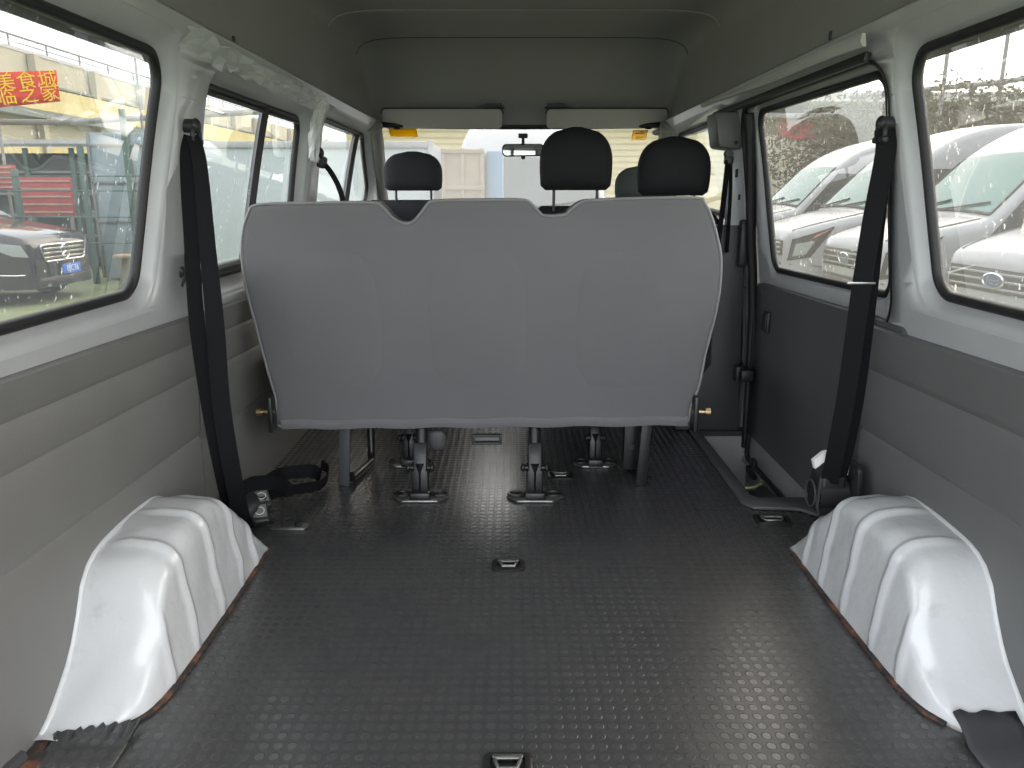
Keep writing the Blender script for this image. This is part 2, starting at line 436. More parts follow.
tag(side_sheet(-1, outerL, [h1, h2, h3], 0., 'wall_left', 'paint'), 'white painted left body side with window pillars', None, None, 'structure')

# --- right side: rear window, sliding door opening, cab window
W_REARR = [(.50, .702), (1.642, .706), (1.732, 1.197), (.50, 1.203)]
w4, h4 = body_window(1, W_REARR, .06, 'window_4', 'right rear side window with black seal and scratched glass', 'glass_r')
w5, h5 = body_window(1, W_CABR, .06, 'window_5', 'right front door window', 'glass_c', grow=.035, depth=.05)
OPEN = [(1.93, -.10), (2.90, -.10), (2.90, 1.205), (1.785, 1.205), (1.80, .66), (1.93, .46)]
hop = sub_loop(rpoly(OPEN, [.02, .02, .09, .09, .12, .12]), 9.)
tag(side_sheet(1, outerL, [h4, h5, hop], 0., 'wall_right', 'paint'), 'white painted right body side around the sliding door opening', None, None, 'structure')
# sliding door (set slightly outside the opening)
d1 = thing('door_1', (.9, 2.34, -.12), 'white sliding side door with dark grey lower panel and window', None, None, 'structure')
W_DOOR = [(1.865, .674), (2.735, .655), (2.795, 1.184), (1.858, 1.180)]
_, hd = body_window(1, W_DOOR, .05, 'door_window', None, 'glass_r', grow=.02, depth=.020, xo=.022, parent=d1)
side_sheet(1, [(1.778, -.26), (2.95, -.26), (2.95, 1.235), (1.778, 1.235)], [hd], -.022, 'door_skin', 'paint', parent=d1)
def door_off(y, z): return -.010
side_sheet(1, sub_loop(rpoly([(1.72, .012), (2.90, .012), (2.825, .598), (1.72, .618)], .03), 9.), [], .004, 'door_panel', 'panel_dark', parent=d1, solid=.02)
mb = MB(); mb.tube([(WX(q.y) + .008, q.x, q.y) for q in sub_loop(hop, .05)], .010, 8, loop=True); mb.build('opening_seal', 'rubber', d1, smooth=70)
# dark strip along the guide channel, stands in for the shadow above the glass
mb = MB(); mb.box((.738, 2.50, 1.207), (.016, 1.34, .022), rot=Matrix.Rotation(.25, 3, 'Y'), bev=.005); mb.build('guide_channel_shade', 'plastic', d1)
mb = MB(); mb.tube([(WX(z) + .004, interp([(-.06, 2.915), (.3, 2.92), (.6, 2.90), (.9, 2.86), (1.18, 2.80)], z), z) for z in (-.06, .1, .3, .5, .62, .72, .85, 1.0, 1.1, 1.18)], .017, 8); mb.build('edge_seal', 'rubber', d1)
mb = MB(); mb.box((.835, 2.86, .25), (.05, .09, .045), bev=.010).box((.815, 2.875, .25), (.03, .05, .06), bev=.008); mb.build('door_check', 'plastic', d1)
mb = MB(); mb.box((.849, 2.70, .475), (.014, .055, .075), bev=.006); mb.box((.841, 2.70, .475), (.006, .040, .058), bev=.002); mb.build('pull_recess', 'plastic', d1)
mb = MB(); mb.box((.875, 2.80, -.11), (.02, .05, .08), bev=.008).cyl((.852, 2.80, -.11), (.87, 2.80, -.11), .014, 12); mb.build('lower_roller', 'plastic', d1)

# --- grey side panels with pressed creases
def crease_panel(sgn, y0, y1, name, label, ztop, lines, mat, edge=.012, zbot=.0):
    ys = [y0 + (y1 - y0) * k / 24 for k in range(25)]
    zs = sorted(set([zbot, .1, .2, ztop] + [l + d for l in lines for d in (-.011, -.0055, 0, .0055, .011)] + [.40, .52]))
    zs = [z for z in zs if zbot <= z <= ztop]
    def drop(y, z): return -.020 * (y - 1.2) * min(1, z / .3)
    def off(z):
        o = edge
        for i, l in enumerate(lines):
            d = abs(z - l)
            if d < .0115: o -= .0050 * (1 - d / .0115)
        o += .010 * sstep((z - lines[-1]) / .05) if len(lines) > 1 else 0
        return o
    mb = MB(); rings = []
    for y in ys:
        rings.append([(sgn * (WX(z + drop(y, z)) - off(z)), y, z + drop(y, z)) for z in zs] + [(sgn * (WX(ztop) + .01), y, ztop + drop(y, ztop) + .004)])
    mb.rings(rings, cap=False, closed=False)
    # close the two ends
    for y in (y0, y1):
        a = [(sgn * (WX(z + drop(y, z)) - off(z)), y, z + drop(y, z)) for z in zs]; b = [(sgn * (WX(z) + .012), y, z + drop(y, z)) for z in zs]
        mb.rings([a, b], cap=False, closed=False)
    return tag(mb.build(name, mat, None, smooth=30), label, None, None, 'structure')
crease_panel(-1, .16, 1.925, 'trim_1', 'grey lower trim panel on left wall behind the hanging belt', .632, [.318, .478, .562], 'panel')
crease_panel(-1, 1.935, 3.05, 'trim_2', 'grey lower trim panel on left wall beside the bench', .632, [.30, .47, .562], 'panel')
crease_panel(1, .16, 1.920, 'trim_3', 'grey lower trim panel on right wall behind the sliding door, shade in its colour', .612, [.34, .50], 'panel_shaded')
crease_panel(1, 2.98, 4.3, 'trim_4', 'dark trim panel of the right front door', .60, [.30], 'panel_dark')
crease_panel(-1, 3.06, 4.3, 'trim_5', 'dark trim panel of the left front door', .60, [.30], 'panel_dark')

# --- headliner: high roof shell, rear shell hangs 15 mm lower than the cab shell
def roof_section(zt, hw, zb, k, n=56, p=.20):
    ring = []
    for i in range(n + 1):
        a = PI * i / n; cx = math.cos(a); sx = math.sin(a)
        x = math.copysign(abs(cx) ** p, cx) * hw; z = zb + (zt - zb) * abs(sx) ** p
        ring.append((x, k, z))
    return ring
mb = MB(); rg = []
for y in [.10, .6, 1.1, 1.6, 2.1, 2.6, 3.06, 3.10]: rg.append(roof_section(1.568 if y < 3.08 else 1.572, .735, 1.245, y))
rg.append(roof_section(1.60, .76, 1.245, 3.105)); mb.rings(rg, cap=False, closed=False)
tag(mb.build('ceiling', 'liner', None, smooth=50, solid=.0), 'dark grey headliner of the load area', None, None, 'structure')
PATH = [(3.10, 1.578), (3.3, 1.586), (3.5, 1.594), (3.70, 1.600), (3.79, 1.600), (3.86, 1.590), (3.94, 1.555), (4.02, 1.49), (4.09, 1.41), (4.14, 1.345), (4.17, 1.285), (4.19, 1.256)]
mb = MB(); rg = []
for i, (y, z) in enumerate(PATH):
    hw = interp([(3.1, .752), (3.775, .765), (3.95, .765), (4.19, .755)], y)
    rg.append(roof_section(z, hw, 1.245, y, p=.20))
mb.rings(rg, cap=False, closed=False)
hm = mb.build('trim_6', 'liner', None, smooth=50)
def roof_line(zt, hw, y, xm, r, name, mat, par, dz=0.):
    m = MB(); P = [(x, y, z + dz) for x, _, z in roof_section(zt, hw, 1.245, y, 200) if abs(x) <= xm]
    m.tube(P, r, 6); return m.build(name, mat, par, smooth=70)
roof_line(1.600, .765, 3.785, .757, .0045, 'moulding_groove', 'dplastic', hm, .001)
tag(hm, 'grey overhead moulding above the windscreen', None, None, 'structure')
roof_line(1.570, .737, 3.09, .728, .006, 'shell_lip', 'liner', bpy.data.objects['ceiling'], -.001)
roof_line(1.570, .737, 3.075, .728, .003, 'lip_shadow_gap', 'dplastic', bpy.data.objects['ceiling'], .0015)
for (x, y, z) in ((-.734, 2.06, 1.280), (-.734, 2.36, 1.262), (.734, 2.046, 1.288), (.734, 2.42, 1.268)):
    m_ = MB(); m_.box((x, y, z), (.008, .010, .022), bev=.002); m_.build('liner_clip', 'plastic', bpy.data.objects['ceiling'])
# outer roof keeps daylight out
mb = MB(); rg = [roof_section(1.66, .84, 1.19, y) for y in (.05, 1.5, 3.0, 3.9)] + [roof_section(1.46, .83, 1.19, 4.2), roof_section(1.30, .82, 1.19, 4.32)]
mb.rings(rg, cap=False, closed=False); tag(mb.build('roof', 'paint', None, smooth=50), 'white outer roof skin', None, None, 'structure')

# --- windscreen, pillars, dash, front bulkhead
ws = thing('window_6', (0, 4.5, .8), 'front windscreen with black rubber seal', None, None, 'structure')
def wsp(u, t, d=0.):
    """windscreen surface: u -1..1 across, t 0 bottom..1 top"""
    hw = lerp(.80, .715, t); y = lerp(4.86, 4.21, t) - .10 * u * u + d; z = lerp(.80, 1.250, t)
    return (u * hw, y, z)
mb = MB(); nU, nT = 16, 8
mb.add([wsp(-1 + 2 * i / nU, j / nT) for j in range(nT + 1) for i in range(nU + 1)], [(j*(nU+1)+i, j*(nU+1)+i+1, (j+1)*(nU+1)+i+1, (j+1)*(nU+1)+i) for j in range(nT) for i in range(nU)])
mb.build('glass_pane', 'glass_c', ws)
loop = [wsp(-1 + 2*i/12, 0) for i in range(12)] + [wsp(1, j/6) for j in range(6)] + [wsp(1 - 2*i/12, 1) for i in range(12)] + [wsp(-1, 1 - j/6) for j in range(6)]
mb = MB(); mb.tube(loop, .016, 8, loop=True); mb.build('rubber_seal', 'rubber', ws, smooth=70)
for sgn, nm, lb in ((-1, 'trim_7', 'dark left windscreen pillar trim'), (1, 'trim_8', 'dark right windscreen pillar trim')):
    mb = MB(); rings = []
    for t in [k / 8 for k in range(9)]:
        c = Vector(wsp(sgn, t)); rings.append([c + Vector((sgn * (.03 * math.cos(a) + .012), .055 * math.sin(a) - .04, 0)) for a in [2*PI*k/12 for k in range(12)]])
    mb.rings(rings); tag(mb.build(nm, 'gplastic', None, smooth=60), lb, None, None, 'structure')
    mb = MB(); mb.ell((sgn * .735, 4.06, 1.238), (.045, .055, .030), 14, 8, 2.4).cyl((sgn*.70, 4.03, 1.235), (sgn*.693, 4.025, 1.234), .007, 10)
    tag(mb.build('trim_9' if sgn < 0 else 'trim_10', 'gplastic', None, smooth=60), 'grey moulded cap at the %s end of the windscreen header' % ('left' if sgn < 0 else 'right'), None, None, 'structure')
mb = MB(); mb.prism([(-.86, 4.90, -.12), (.86, 4.90, -.12), (.86, 4.90, .80), (-.86, 4.90, .80)], (0, .03, 0)); tag(mb.build('wall_front', 'paint', None), 'body panel below the windscreen', None, None, 'structure')
mb = MB(); rings = []
for x in [-.82 + 1.64 * k / 16 for k in range(17)]:
    hump = .05 * math.exp(-((x + .46) / .2) ** 2)
    rings.append([(x, 4.88, .10), (x, 4.35, .10), (x, 4.24, .35), (x, 4.22, .62), (x, 4.27, .74 + hump), (x, 4.36, .775 + hump), (x, 4.60, .79), (x, 4.88, .785)])
mb.rings(rings); da = mb.build('dashboard', 'dplastic', None, smooth=40); tag(da, 'dark dashboard running under the windscreen', 'dashboard')

# --- floor with the step well cut out
FL = [(-.875, .05), (.875, .05), (.875, 2.225), (.69, 2.225), (.69, 2.93), (.875, 2.93), (.875, 4.3), (-.875, 4.3)]
mb = MB(); polys = [[Vector((x, y, 0)) for x, y in FL]]
mb.prism([(x, y, -.02) for x, y in FL], (0, 0, .02)); fo = mb.build('floor', 'floor', None, smooth=None)
fo.data.transform(Matrix.Translation(BASE['floor'])); fo.location = (0, 0, 0); tag(fo, 'black studded rubber floor mat', None, None, 'structure')
mb = MB(); mb.box((0, 2.2, -.045), (1.74, 4.3, .045))
# step well: white pressed faces and dark tread
st = thing('trim_11', (.77, 2.6, -.27), 'step well behind the sliding door, dark tread and white metal sides', None, None, 'structure')
mb = MB(); mb.box((.79, 2.59, -.255), (.26, .70, .02)); mb.build('step_tread', 'dplastic', st)
mb = MB(); mb.box((.684, 2.59, -.135), (.012, .70, .23)).box((.78, 2.945, -.12), (.23, .012, .24)).box((.78, 2.215, -.12), (.23, .012, .24)); mb.build('step_riser', 'paint', st)
mb = MB(); mb.box((.775, 2.94, .006), (.20, .014, .016), bev=.004); mb.build('step_lip', 'rubber', st)
E1 = [(.650, 3.0), (.646, 2.19), (.672, 2.145), (.80, 2.135), (.868, 2.06), (.868, 2.222), (.705, 2.222), (.690, 2.24), (.690, 3.0)]
mb = MB(); mb.prism([(x, y, .001) for x, y in E1], (0, 0, .011), bev=.004); tag(mb.build('trim_12', 'sill', None), 'dark grey edge strip framing the step well', None, None, 'structure')

# sliding-door pillar between step well and front door
bp = thing('trim_13', (.78, 2.97, 0), 'dark plastic pillar trim ahead of the sliding door step', None, None, 'structure')
mb = MB(); mb.prism([(.695, 2.93, .80), (.822, 2.93, .80), (.850, 2.93, .004), (.60, 2.93, .004), (.60, 2.93, .10), (.722, 2.93, .27), (.715, 2.93, .5)], (0, .10, 0), bev=.008); mb.build('lower_cover', 'dplastic', bp)
mb = MB(); mb.prism([(.752, 2.935, 1.07), (.835, 2.935, 1.07), (.845, 2.935, .79), (.76, 2.935, .79)], (0, .07, 0), bev=.006); mb.build('bare_pillar', 'paint', bp)
mb = MB(); mb.box((.775, 2.934, .985), (.010, .004, .030)).box((.790, 2.934, .90), (.008, .004, .02)); mb.build('pillar_slot', 'rubber', bp)
mb = MB(); mb.box((.812, 2.915, .735), (.035, .04, .17), bev=.010); mb.build('striker_cover', 'plastic', bp)
cv = thing('cover_box', (.74, 2.96, 1.06), 'grey plastic cover box at the top of the sliding door pillar', 'cover')
mb = MB(); mb.prism([(.675, 2.90, 1.195), (.835, 2.90, 1.200), (.835, 2.90, 1.10), (.79, 2.90, 1.10), (.775, 2.90, 1.065), (.695, 2.90, 1.075)], (0, .14, 0), bev=.012); mb.build('shell', 'cover', cv)
mb = MB(); mb.cyl((.755, 2.902, 1.09), (.755, 2.896, 1.09), .007, 12); mb.build('fixing_plug', 'rubber', cv)

# white strip peeling along the right roof rail
mb = MB(); rings = []
for k in range(25):
    t = k / 24; y = lerp(1.745, 3.22, t); z = 1.226 + .004 * math.sin(t * 9) * (1 - t) + .022 * t; h = lerp(.013, .006, t); x = .700 - .012 * (1 - t)
    rings.append([(x, y, z - h), (x - .006, y, z - h * .2), (x - .004, y, z + h), (x + .004, y, z + h), (x + .008, y, z - h)])
mb.rings(rings); tag(mb.build('trim_14', 'strip', None, smooth=40), 'loose off-white strip along the right roof rail above the sliding door', None, None, 'structure')

# ---------------------------------------------------------------- wheel arches
def wheel_arch(sgn, label):
    root = thing('wheel_arch', (sgn * .78, 1.5, 0), label, 'wheel arch')
    H = [(1.135, .0), (1.165, .010), (1.215, .044), (1.262, .086), (1.300, .140), (1.325, .190), (1.370, .230), (1.46, .245), (1.60, .246), (1.66, .236), (1.72, .200), (1.78, .145), (1.84, .075), (1.885, .012), (1.892, .0)]
    XI = [(1.135, .80), (1.15, .762), (1.18, .728), (1.23, .700), (1.29, .690), (1.6, .686), (1.892, .690)]
    ribs = [1.305, 1.415, 1.555, 1.685, 1.79]
    ys = sorted(set([1.135 + .757 * k / 90 for k in range(91)]))
    rings = []
    for y in ys:
        h = max(.004, smooth_interp(H, y)); xi = smooth_interp(XI, y)
        # bead: raised round rib
        rb = 0
        for r in ribs:
            d = abs(y - r) / .013
            if d < 1: rb = max(rb, .0075 * math.cos(d * PI / 2))
        rr = min(.052, h * .7)
        top_in = xi + .022 * h / .24
        sec = [(xi, 0.)]
        for k in range(1, 6): sec.append((lerp(xi, top_in, k / 5), (h - rr) * k / 5))
        for k in range(1, 8):
            a = PI / 2 * k / 7; sec.append((top_in + rr * (1 - math.cos(a)), h - rr + rr * math.sin(a)))
        x0 = top_in + rr
        for k in range(1, 7): sec.append((lerp(x0, .880, k / 6), h + .004 * math.sin(k / 6 * PI)))
        m = len(sec); ring = []
        for i, (x, z) in enumerate(sec):
            a, b = sec[max(0, i - 1)], sec[min(m - 1, i + 1)]
            t = Vector((b[0] - a[0], b[1] - a[1])); t = t.normalized() if t.length > 1e-9 else Vector((0, 1)); nrm = Vector((-t.y, t.x))
            fade = 0 if i in (0,) else (1 if i < m - 4 else max(0, (m - 2 - i) / 3))
            dent = .0065 * noise.noise(Vector((x * 14, y * 11 + sgn * 5, z * 14)))
            if i == 0: dent = 0
            q = Vector((x, z)) + nrm * (rb * fade + dent)
            ring.append((sgn * q.x, y, max(0.0, q.y)))
        rings.append(ring)
    mb = MB(); mb.rings(rings, cap=False, closed=False); mb.build('arch_shell', 'arch', root, smooth=60)
    # rolled edge bead against the wall panel
    mb = MB(); mb.tube([(sgn * .858, y, max(.006, smooth_interp(H, y) + .001)) for y in ys[2:-1:3]], .0065, 8); mb.build('edge_bead', 'arch', root, smooth=60)
    # rusted welded flange along the floor
    mb = MB(); mb.ribbon([(sgn * (smooth_interp(XI, y) - .004), y, .004) for y in ys[6:-1:4]], .009, (1, 0, 0), .003); mb.build('rusted_flange', 'rust', root)['label'] = 'rusty brown flange'
    return root
wheel_arch(-1, 'white ribbed metal wheel arch against the left wall, torn mat edge in front')
ra = wheel_arch(1, 'white ribbed metal wheel arch against the right wall, below the right belt')
# mat tongue lapping up the near end of the right arch, ragged mat on the left one
mb = MB(); rings = []
for k in range(9):
    t = k / 8; x = lerp(.730, .838, t)
    rings.append([(x, 1.186 + .003 * math.sin(k * 2.1), .030 + .003 * math.sin(k * 1.7)), (x, 1.160, .022), (x - .006, 1.12, .008), (x - .004, 1.03, .003)])
mb.rings(rings, cap=False, closed=False); tag(mb.build('mat_flap', 'dplastic', None, smooth=50, solid=.004), 'black rubber mat flap lapped over the near foot of the right wheel arch', 'mat flap')
mb = MB(); rings = []
for k in range(21):
    t = k / 20; x = lerp(-.835, -.700, t); jag = (.006 * math.sin(k * 2.3) + .005 * math.sin(k * 4.1))
    rings.append([(x, lerp(1.150, 1.185, t) + jag, .012 + .005 * abs(math.sin(k * 1.3))), (x, 1.125, .006), (x, 1.05, .002)])
mb.rings(rings, cap=False, closed=False); tag(mb.build('mat_flap', 'floor', None, smooth=50, solid=.003), 'torn black mat edge lapped over the near foot of the left wheel arch', 'mat flap')
mb = MB(); rnd = random.Random(4); pts = [(-.846 + (.022 + .008 * rnd.random()) * math.cos(a), 1.10 + (.045 + .02 * rnd.random()) * math.sin(a), .0015) for a in [2*PI*k/18 for k in range(18)]]
mb.prism(pts, (0, 0, .004)); tag(mb.build('rust_patch', 'rust', None), 'orange rust patch on the floor corner beside the left wheel arch', 'rust')
mb = MB(); mb.tube([(-.862, .60, .012), (-.862, 1.06, .012), (-.862, 1.10, .006)], .014, 8); tag(mb.build('baseboard_left', 'dplastic', None), 'dark edging at the foot of the left wall', None, None, 'structure')

# ---------------------------------------------------------------- rear bench seat
bench = thing('rear_bench_seat', (-.12, 2.4, 0), 'wide grey cloth bench seat seen from behind, beside the left wall', 'seat')
def seat_plane(x, z):  # leans back towards the rear door
    return lerp(2.285, 2.135, (z - .2) / .7)
OUT = [(-.732, .888), (-.762, .865), (-.785, .815), (-.798, .755), (-.802, .665), (-.790, .540), (-.782, .46), (-.774, .385), (-.764, .31), (-.772, .25),
       (-.755, .213), (-.60, .212), (-.35, .214), (-.1, .218), (.15, .222), (.40, .224), (.492, .226), (.502, .285), (.520, .36), (.527, .46), (.541, .57), (.545, .655), (.538, .74), (.520, .800), (.498, .855), (.474, .893), (.452, .906),
       (.30, .905), (.175, .900), (.140, .895), (.110, .874), (.095, .862), (.045, .859), (.030, .868), (.005, .892), (-.025, .901), (-.15, .901), (-.245, .899), (-.272, .893), (-.298, .862), (-.320, .842), (-.342, .840), (-.366, .852), (-.395, .884), (-.425, .894), (-.60, .892)]
P2 = [Vector(p) for p in OUT]
def cr_loop(P, k=4):
    out = []; n = len(P)
    for i in range(n):
        p0, p1, p2, p3 = P[i-1], P[i], P[(i+1) % n], P[(i+2) % n]
        for j in range(k):
            t = j / k
            out.append(.5 * ((2*p1) + (p2-p0)*t + (2*p0-5*p1+4*p2-p3)*t*t + (3*p1-p0-3*p2+p3)*t**3))
    return out
LP = cr_loop(P2, 4)
nL = len(LP)
def inset(LP, d):
    out = []
    for i in range(nL):
        t = (LP[(i+2) % nL] - LP[i-2]).normalized(); nn = Vector((-t.y, t.x))
        out.append(LP[i] + nn * d)
    return out
area = sum(LP[i].x * LP[(i+1) % nL].y - LP[(i+1) % nL].x * LP[i].y for i in range(nL))
sg = 1 if area > 0 else -1
def back_ring(ins, dy): return [(p.x, seat_plane(p.x, p.y) + dy, p.y) for p in inset(LP, ins * sg)]
front = [back_ring(.020, .10), back_ring(.006, .095), back_ring(0, .075), back_ring(0, .025)]
for k in range(1, 7):
    a = PI / 2 * k / 6; front.append(back_ring(.014 * (1 - math.cos(a)), .025 - .025 * math.sin(a)))
front.append(back_ring(.022, -.002))
# gently cushioned rear face: grid clipped into the outline is replaced by nested rings towards a spine
mb = MB(); mb.rings(front, cap=False)
def cap_face(ring3, mb, bulge=0.):
    polys = [[Vector((p[0], p[2], 0)) for p in ring3]]
    mb.add(ring3, [tuple(t) for t in tessellate_polygon(polys)])
cap_face(front[-1], mb); cap_face(front[0], mb)
sb = mb.build('backrest', 'seat', bench, smooth=50)
# hem along the bottom and piping round the rest
mb = MB(); lp = back_ring(.004, .004)
mb.tube([lp[i] for i in range(0, nL, 1)], .0042, 6, loop=True); mb.build('edge_piping', 'seam', bench, smooth=70)['label'] = 'light piping round the backrest'
mb = MB(); rings = []
for k in range(41):
    x = lerp(-.752, .492, k / 40); zb = lerp(.214, .227, k / 40) + .0025 * math.sin(k * .9)
    rings.append([(x, seat_plane(x, zb) - .004, zb - .004), (x, seat_plane(x, zb) - .010, zb + .010), (x, seat_plane(x, zb) - .008, zb + .026), (x, seat_plane(x, zb) - .001, zb + .034), (x, seat_plane(x, zb) + .01, zb)])
mb.rings(rings); mb.build('bottom_hem', 'seat', bench, smooth=60)
# three front cushions and seat base
for cx, w in ((-.565, .40), (-.145, .40), (.285, .42)):
    mb = MB(); mb.ell((cx, 2.275, .57), (w * .5, .075, .30), 24, 14, 4., Matrix.Rotation(.21, 3, 'X')); mb.build('back_cushion', 'seat', bench, smooth=60)
mb = MB(); mb.ell((-.125, 2.56, .38), (.66, .25, .075), 40, 10, 6.); mb.build('seat_cushion', 'seat', bench, smooth=60)
mb = MB(); mb.box((-.125, 2.42, .275), (1.20, .03, .03), bev=.006).box((-.125, 2.62, .275), (1.20, .03, .03), bev=.006).box((-.125, 2.52, .300), (1.24, .34, .016), bev=.004); mb.build('seat_frame', 'dsteel', bench)
def floor_leg(x, y, s=1.):
    r = MB(); r.cyl((x, y, .07), (x, y + .10, .29), .019 * s, 12); r.cyl((x, y, .015), (x, y, .115), .026 * s, 4)
    r.box((x, y, .05), (.05 * s, .045 * s, .09), bev=.006).box((x, y + .012, .125), (.040 * s, .036 * s, .09), Matrix.Rotation(-.4, 3, 'X'), bev=.004).cyl((x - .034 * s, y, .098), (x + .034 * s, y, .098), .008, 10)
    for q in (-1, 1): r.ell((x + q * .036 * s, y, .098), (.008, .013, .013), 10, 6).box((x, y - .03, .018), (.062 * s, .03, .026), bev=.006)
    o = r.build('leg', 'dsteel', bench, smooth=40); o['label'] = 'black steel leg post'
    q = MB(); hw, hd = .088 * s, .048 * s
    pts = [(-hw, -.005), (-hw * .62, -hd), (hw * .62, -hd), (hw, -.005), (hw * .72, hd), (-hw * .72, hd)]
    q.prism([(x + a, y + b, .001) for a, b in pts], (0, 0, .008), bev=.003); pl = q.build('floor_plate', 'wsteel', o); pl['label'] = 'bare steel floor plate'
    for sx in (-1, 1):
        t = MB(); ring = [(x + sx * .056 * s + .024 * math.cos(a), y + .004 + .019 * math.sin(a), .011) for a in [2*PI*k/14 for k in range(14)]]; t.tube(ring, .005, 6, loop=True)
        t.ell((x + sx * .056 * s, y + .004, .010), (.009, .008, .005), 10, 6); t.build('plate_bolt', 'dsteel', o)
floor_leg(-.327, 2.245); floor_leg(.024, 2.245); floor_leg(-.400, 2.545, .85); floor_leg(.240, 2.545, .85)
for x, xf in ((-.582, -.535), (.372, .350)):
    mb = MB(); mb.box((x + .004, 2.345, .135), (.034, .012, .27), Matrix.Rotation(.06, 3, 'Y'), bev=.003).cyl((x + .004, 2.334, .245), (x + .004, 2.34, .245), .006, 10); o = mb.build('side_strut', 'dplastic' if x < 0 else 'dsteel', bench); o['label'] = 'flat black strut'
    mb = MB(); mb.tube([(x + .016, 2.352, .034), (x + .018, 2.360, .020), (x + .020, 2.378, .015), (xf + .004, 2.535, .015), (xf, 2.555, .028), (xf, 2.565, .05), (xf, 2.568, .30)], .013, 10); o = mb.build('tube_runner', 'dsteel', bench, smooth=60); o['label'] = 'bent black tube'
mb = MB(); mb.box((.345, 2.42, .15), (.05, .02, .24), bev=.004).cyl((.345, 2.406, .11), (.345, 2.411, .11), .010, 10); mb.build('latch_plate', 'dsteel', bench)
for x, sx in ((-.792, -1), (.528, 1)):
    mb = MB(); mb.cyl((x - sx * .03, 2.245, .275), (x + sx * .010, 2.245, .275), .006, 10).cyl((x + sx * .006, 2.245, .275), (x + sx * .022, 2.245, .275), .0125, 14)
    o = mb.build('hinge_bolt', 'brass', bench); o['label'] = 'brass hinge bolt'
    mb = MB(); mb.box((x - sx * .022, 2.25, .27), (.014, .05, .11), bev=.004); mb.build('hinge_plate', 'dsteel', bench)
mb = MB(); z0 = .184
for d in ((0, .012, .088, .008), (0, -.012, .088, .008)): mb.box((-.123, 2.262, z0 + d[1]), (d[2], .02, d[3]), bev=.003)
for sx in (-1, 1): mb.box((-.123 + sx * .042, 2.262, z0), (.008, .02, .032), bev=.003)
pq = mb.build('pull_loop', 'plastic', bench)
mb = MB(); mb.box((-.123, 2.266, z0 + .002), (.076, .004, .016), bev=.001); mb.build('pull_plate', 'gplastic', pq)
mb = MB(); mb.ell((-.280, 2.31, .165), (.030, .012, .034), 16, 10, 2.6); mb.build('release_paddle', 'dplastic', bench)

# ---------------------------------------------------------------- other seats
def headrest(root, cx, cy, zb, zt, w, th, mat, posts=True, p=3.2, taper=.82):
    mb = MB(); rings = []; n = 28
    for k in range(15):
        t = k / 14; a = -1 + 2 * t
        if a > -.2: ww = w / 2 * (1 - (abs(a + .2) / 1.2) ** 2.5) ** (1 / 2.5) if a < 1 else .02
        else: ww = w / 2 * (1 - .07 * (a + .2) ** 2) * (1 if a > -1 else .88)
        ww = max(ww, .02); dd = th / 2 * max(.25, (1 - abs(a) ** 3.) ** .5)
        ring = []
        for j in range(n):
            b = 2 * PI * j / n; c, s_ = math.cos(b), math.sin(b)
            ring.append((cx + math.copysign(abs(c) ** .6, c) * ww, cy + math.copysign(abs(s_) ** .6, s_) * dd, lerp(zb, zt, t)))
        rings.append(ring)
    mb.rings(rings); h = mb.build('headrest', mat, root, smooth=60)
    if posts:
        for sx in (-1, 1):
            m2 = MB(); m2.cyl((cx + sx * w * .30, cy, zb - .14), (cx + sx * w * .30, cy, zb + .03), .0055, 10); m2.build('headrest_post', 'dsteel', h)
    return h
def seat_body(root, cx, w, cy, ztop, zseat, mat, split=None):
    mb = MB(); rings = []; n = 28
    for k in range(17):
        t = k / 16; z = lerp(zseat - .02, ztop, t); ww = w / 2 * (1 if t < .6 else lerp(1, .80, ((t - .6) / .4) ** 2)); dd = .075 * (1 - .35 * t)
        if t > .9: dd *= math.sqrt(max(.1, 1 - ((t - .9) / .1) ** 2)); ww *= 1 - .05 * ((t - .9) / .1)
        y = cy + lerp(.14, 0, t)
        ring = []
        for j in range(n):
            b = 2 * PI * j / n; c, s_ = math.cos(b), math.sin(b)
            ring.append((cx + math.copysign(abs(c) ** .45, c) * ww, y + math.copysign(abs(s_) ** .6, s_) * dd, z))
        rings.append(ring)
    mb.rings(rings); mb.build('backrest', mat, root, smooth=60)
    mb = MB(); mb.ell((cx, cy + .30, zseat), (w * .5, .25, .075), 30, 10, 5.); mb.build('seat_cushion', mat, root, smooth=60)
    mb = MB(); mb.box((cx, cy + .32, (zseat - .07) / 2), (w * .75, .36, zseat - .07), bev=.02); mb.build('seat_base', 'dplastic', root)
r2 = thing('passenger_seat', (.36, 3.1, 0), 'two-place seat in black covers directly ahead of the grey bench, twin headrests', 'seat')
seat_body(r2, .375, .82, 2.99, .868, .40, 'seat_black')
headrest(r2, .190, 2.97, .925, 1.148, .268, .11, 'seat_black'); headrest(r2, .558, 3.0, .905, 1.118, .270, .11, 'seat_black')
r1 = thing('driver_seat', (-.49, 3.7, 0), 'charcoal front seat at far left with a small rounded headrest', 'seat')
seat_body(r1, -.49, .50, 3.60, .885, .42, 'seat_dark'); headrest(r1, -.487, 3.58, .925, 1.094, .262, .10, 'seat_dark')
r3 = thing('front_seat', (.55, 3.75, 0), 'grey front passenger seat mostly hidden behind the black headrests', 'seat')
seat_body(r3, .56, .52, 3.66, .87, .42, 'seat_mid'); headrest(r3, .553, 3.64, .88, 1.036, .262, .10, 'seat_mid')

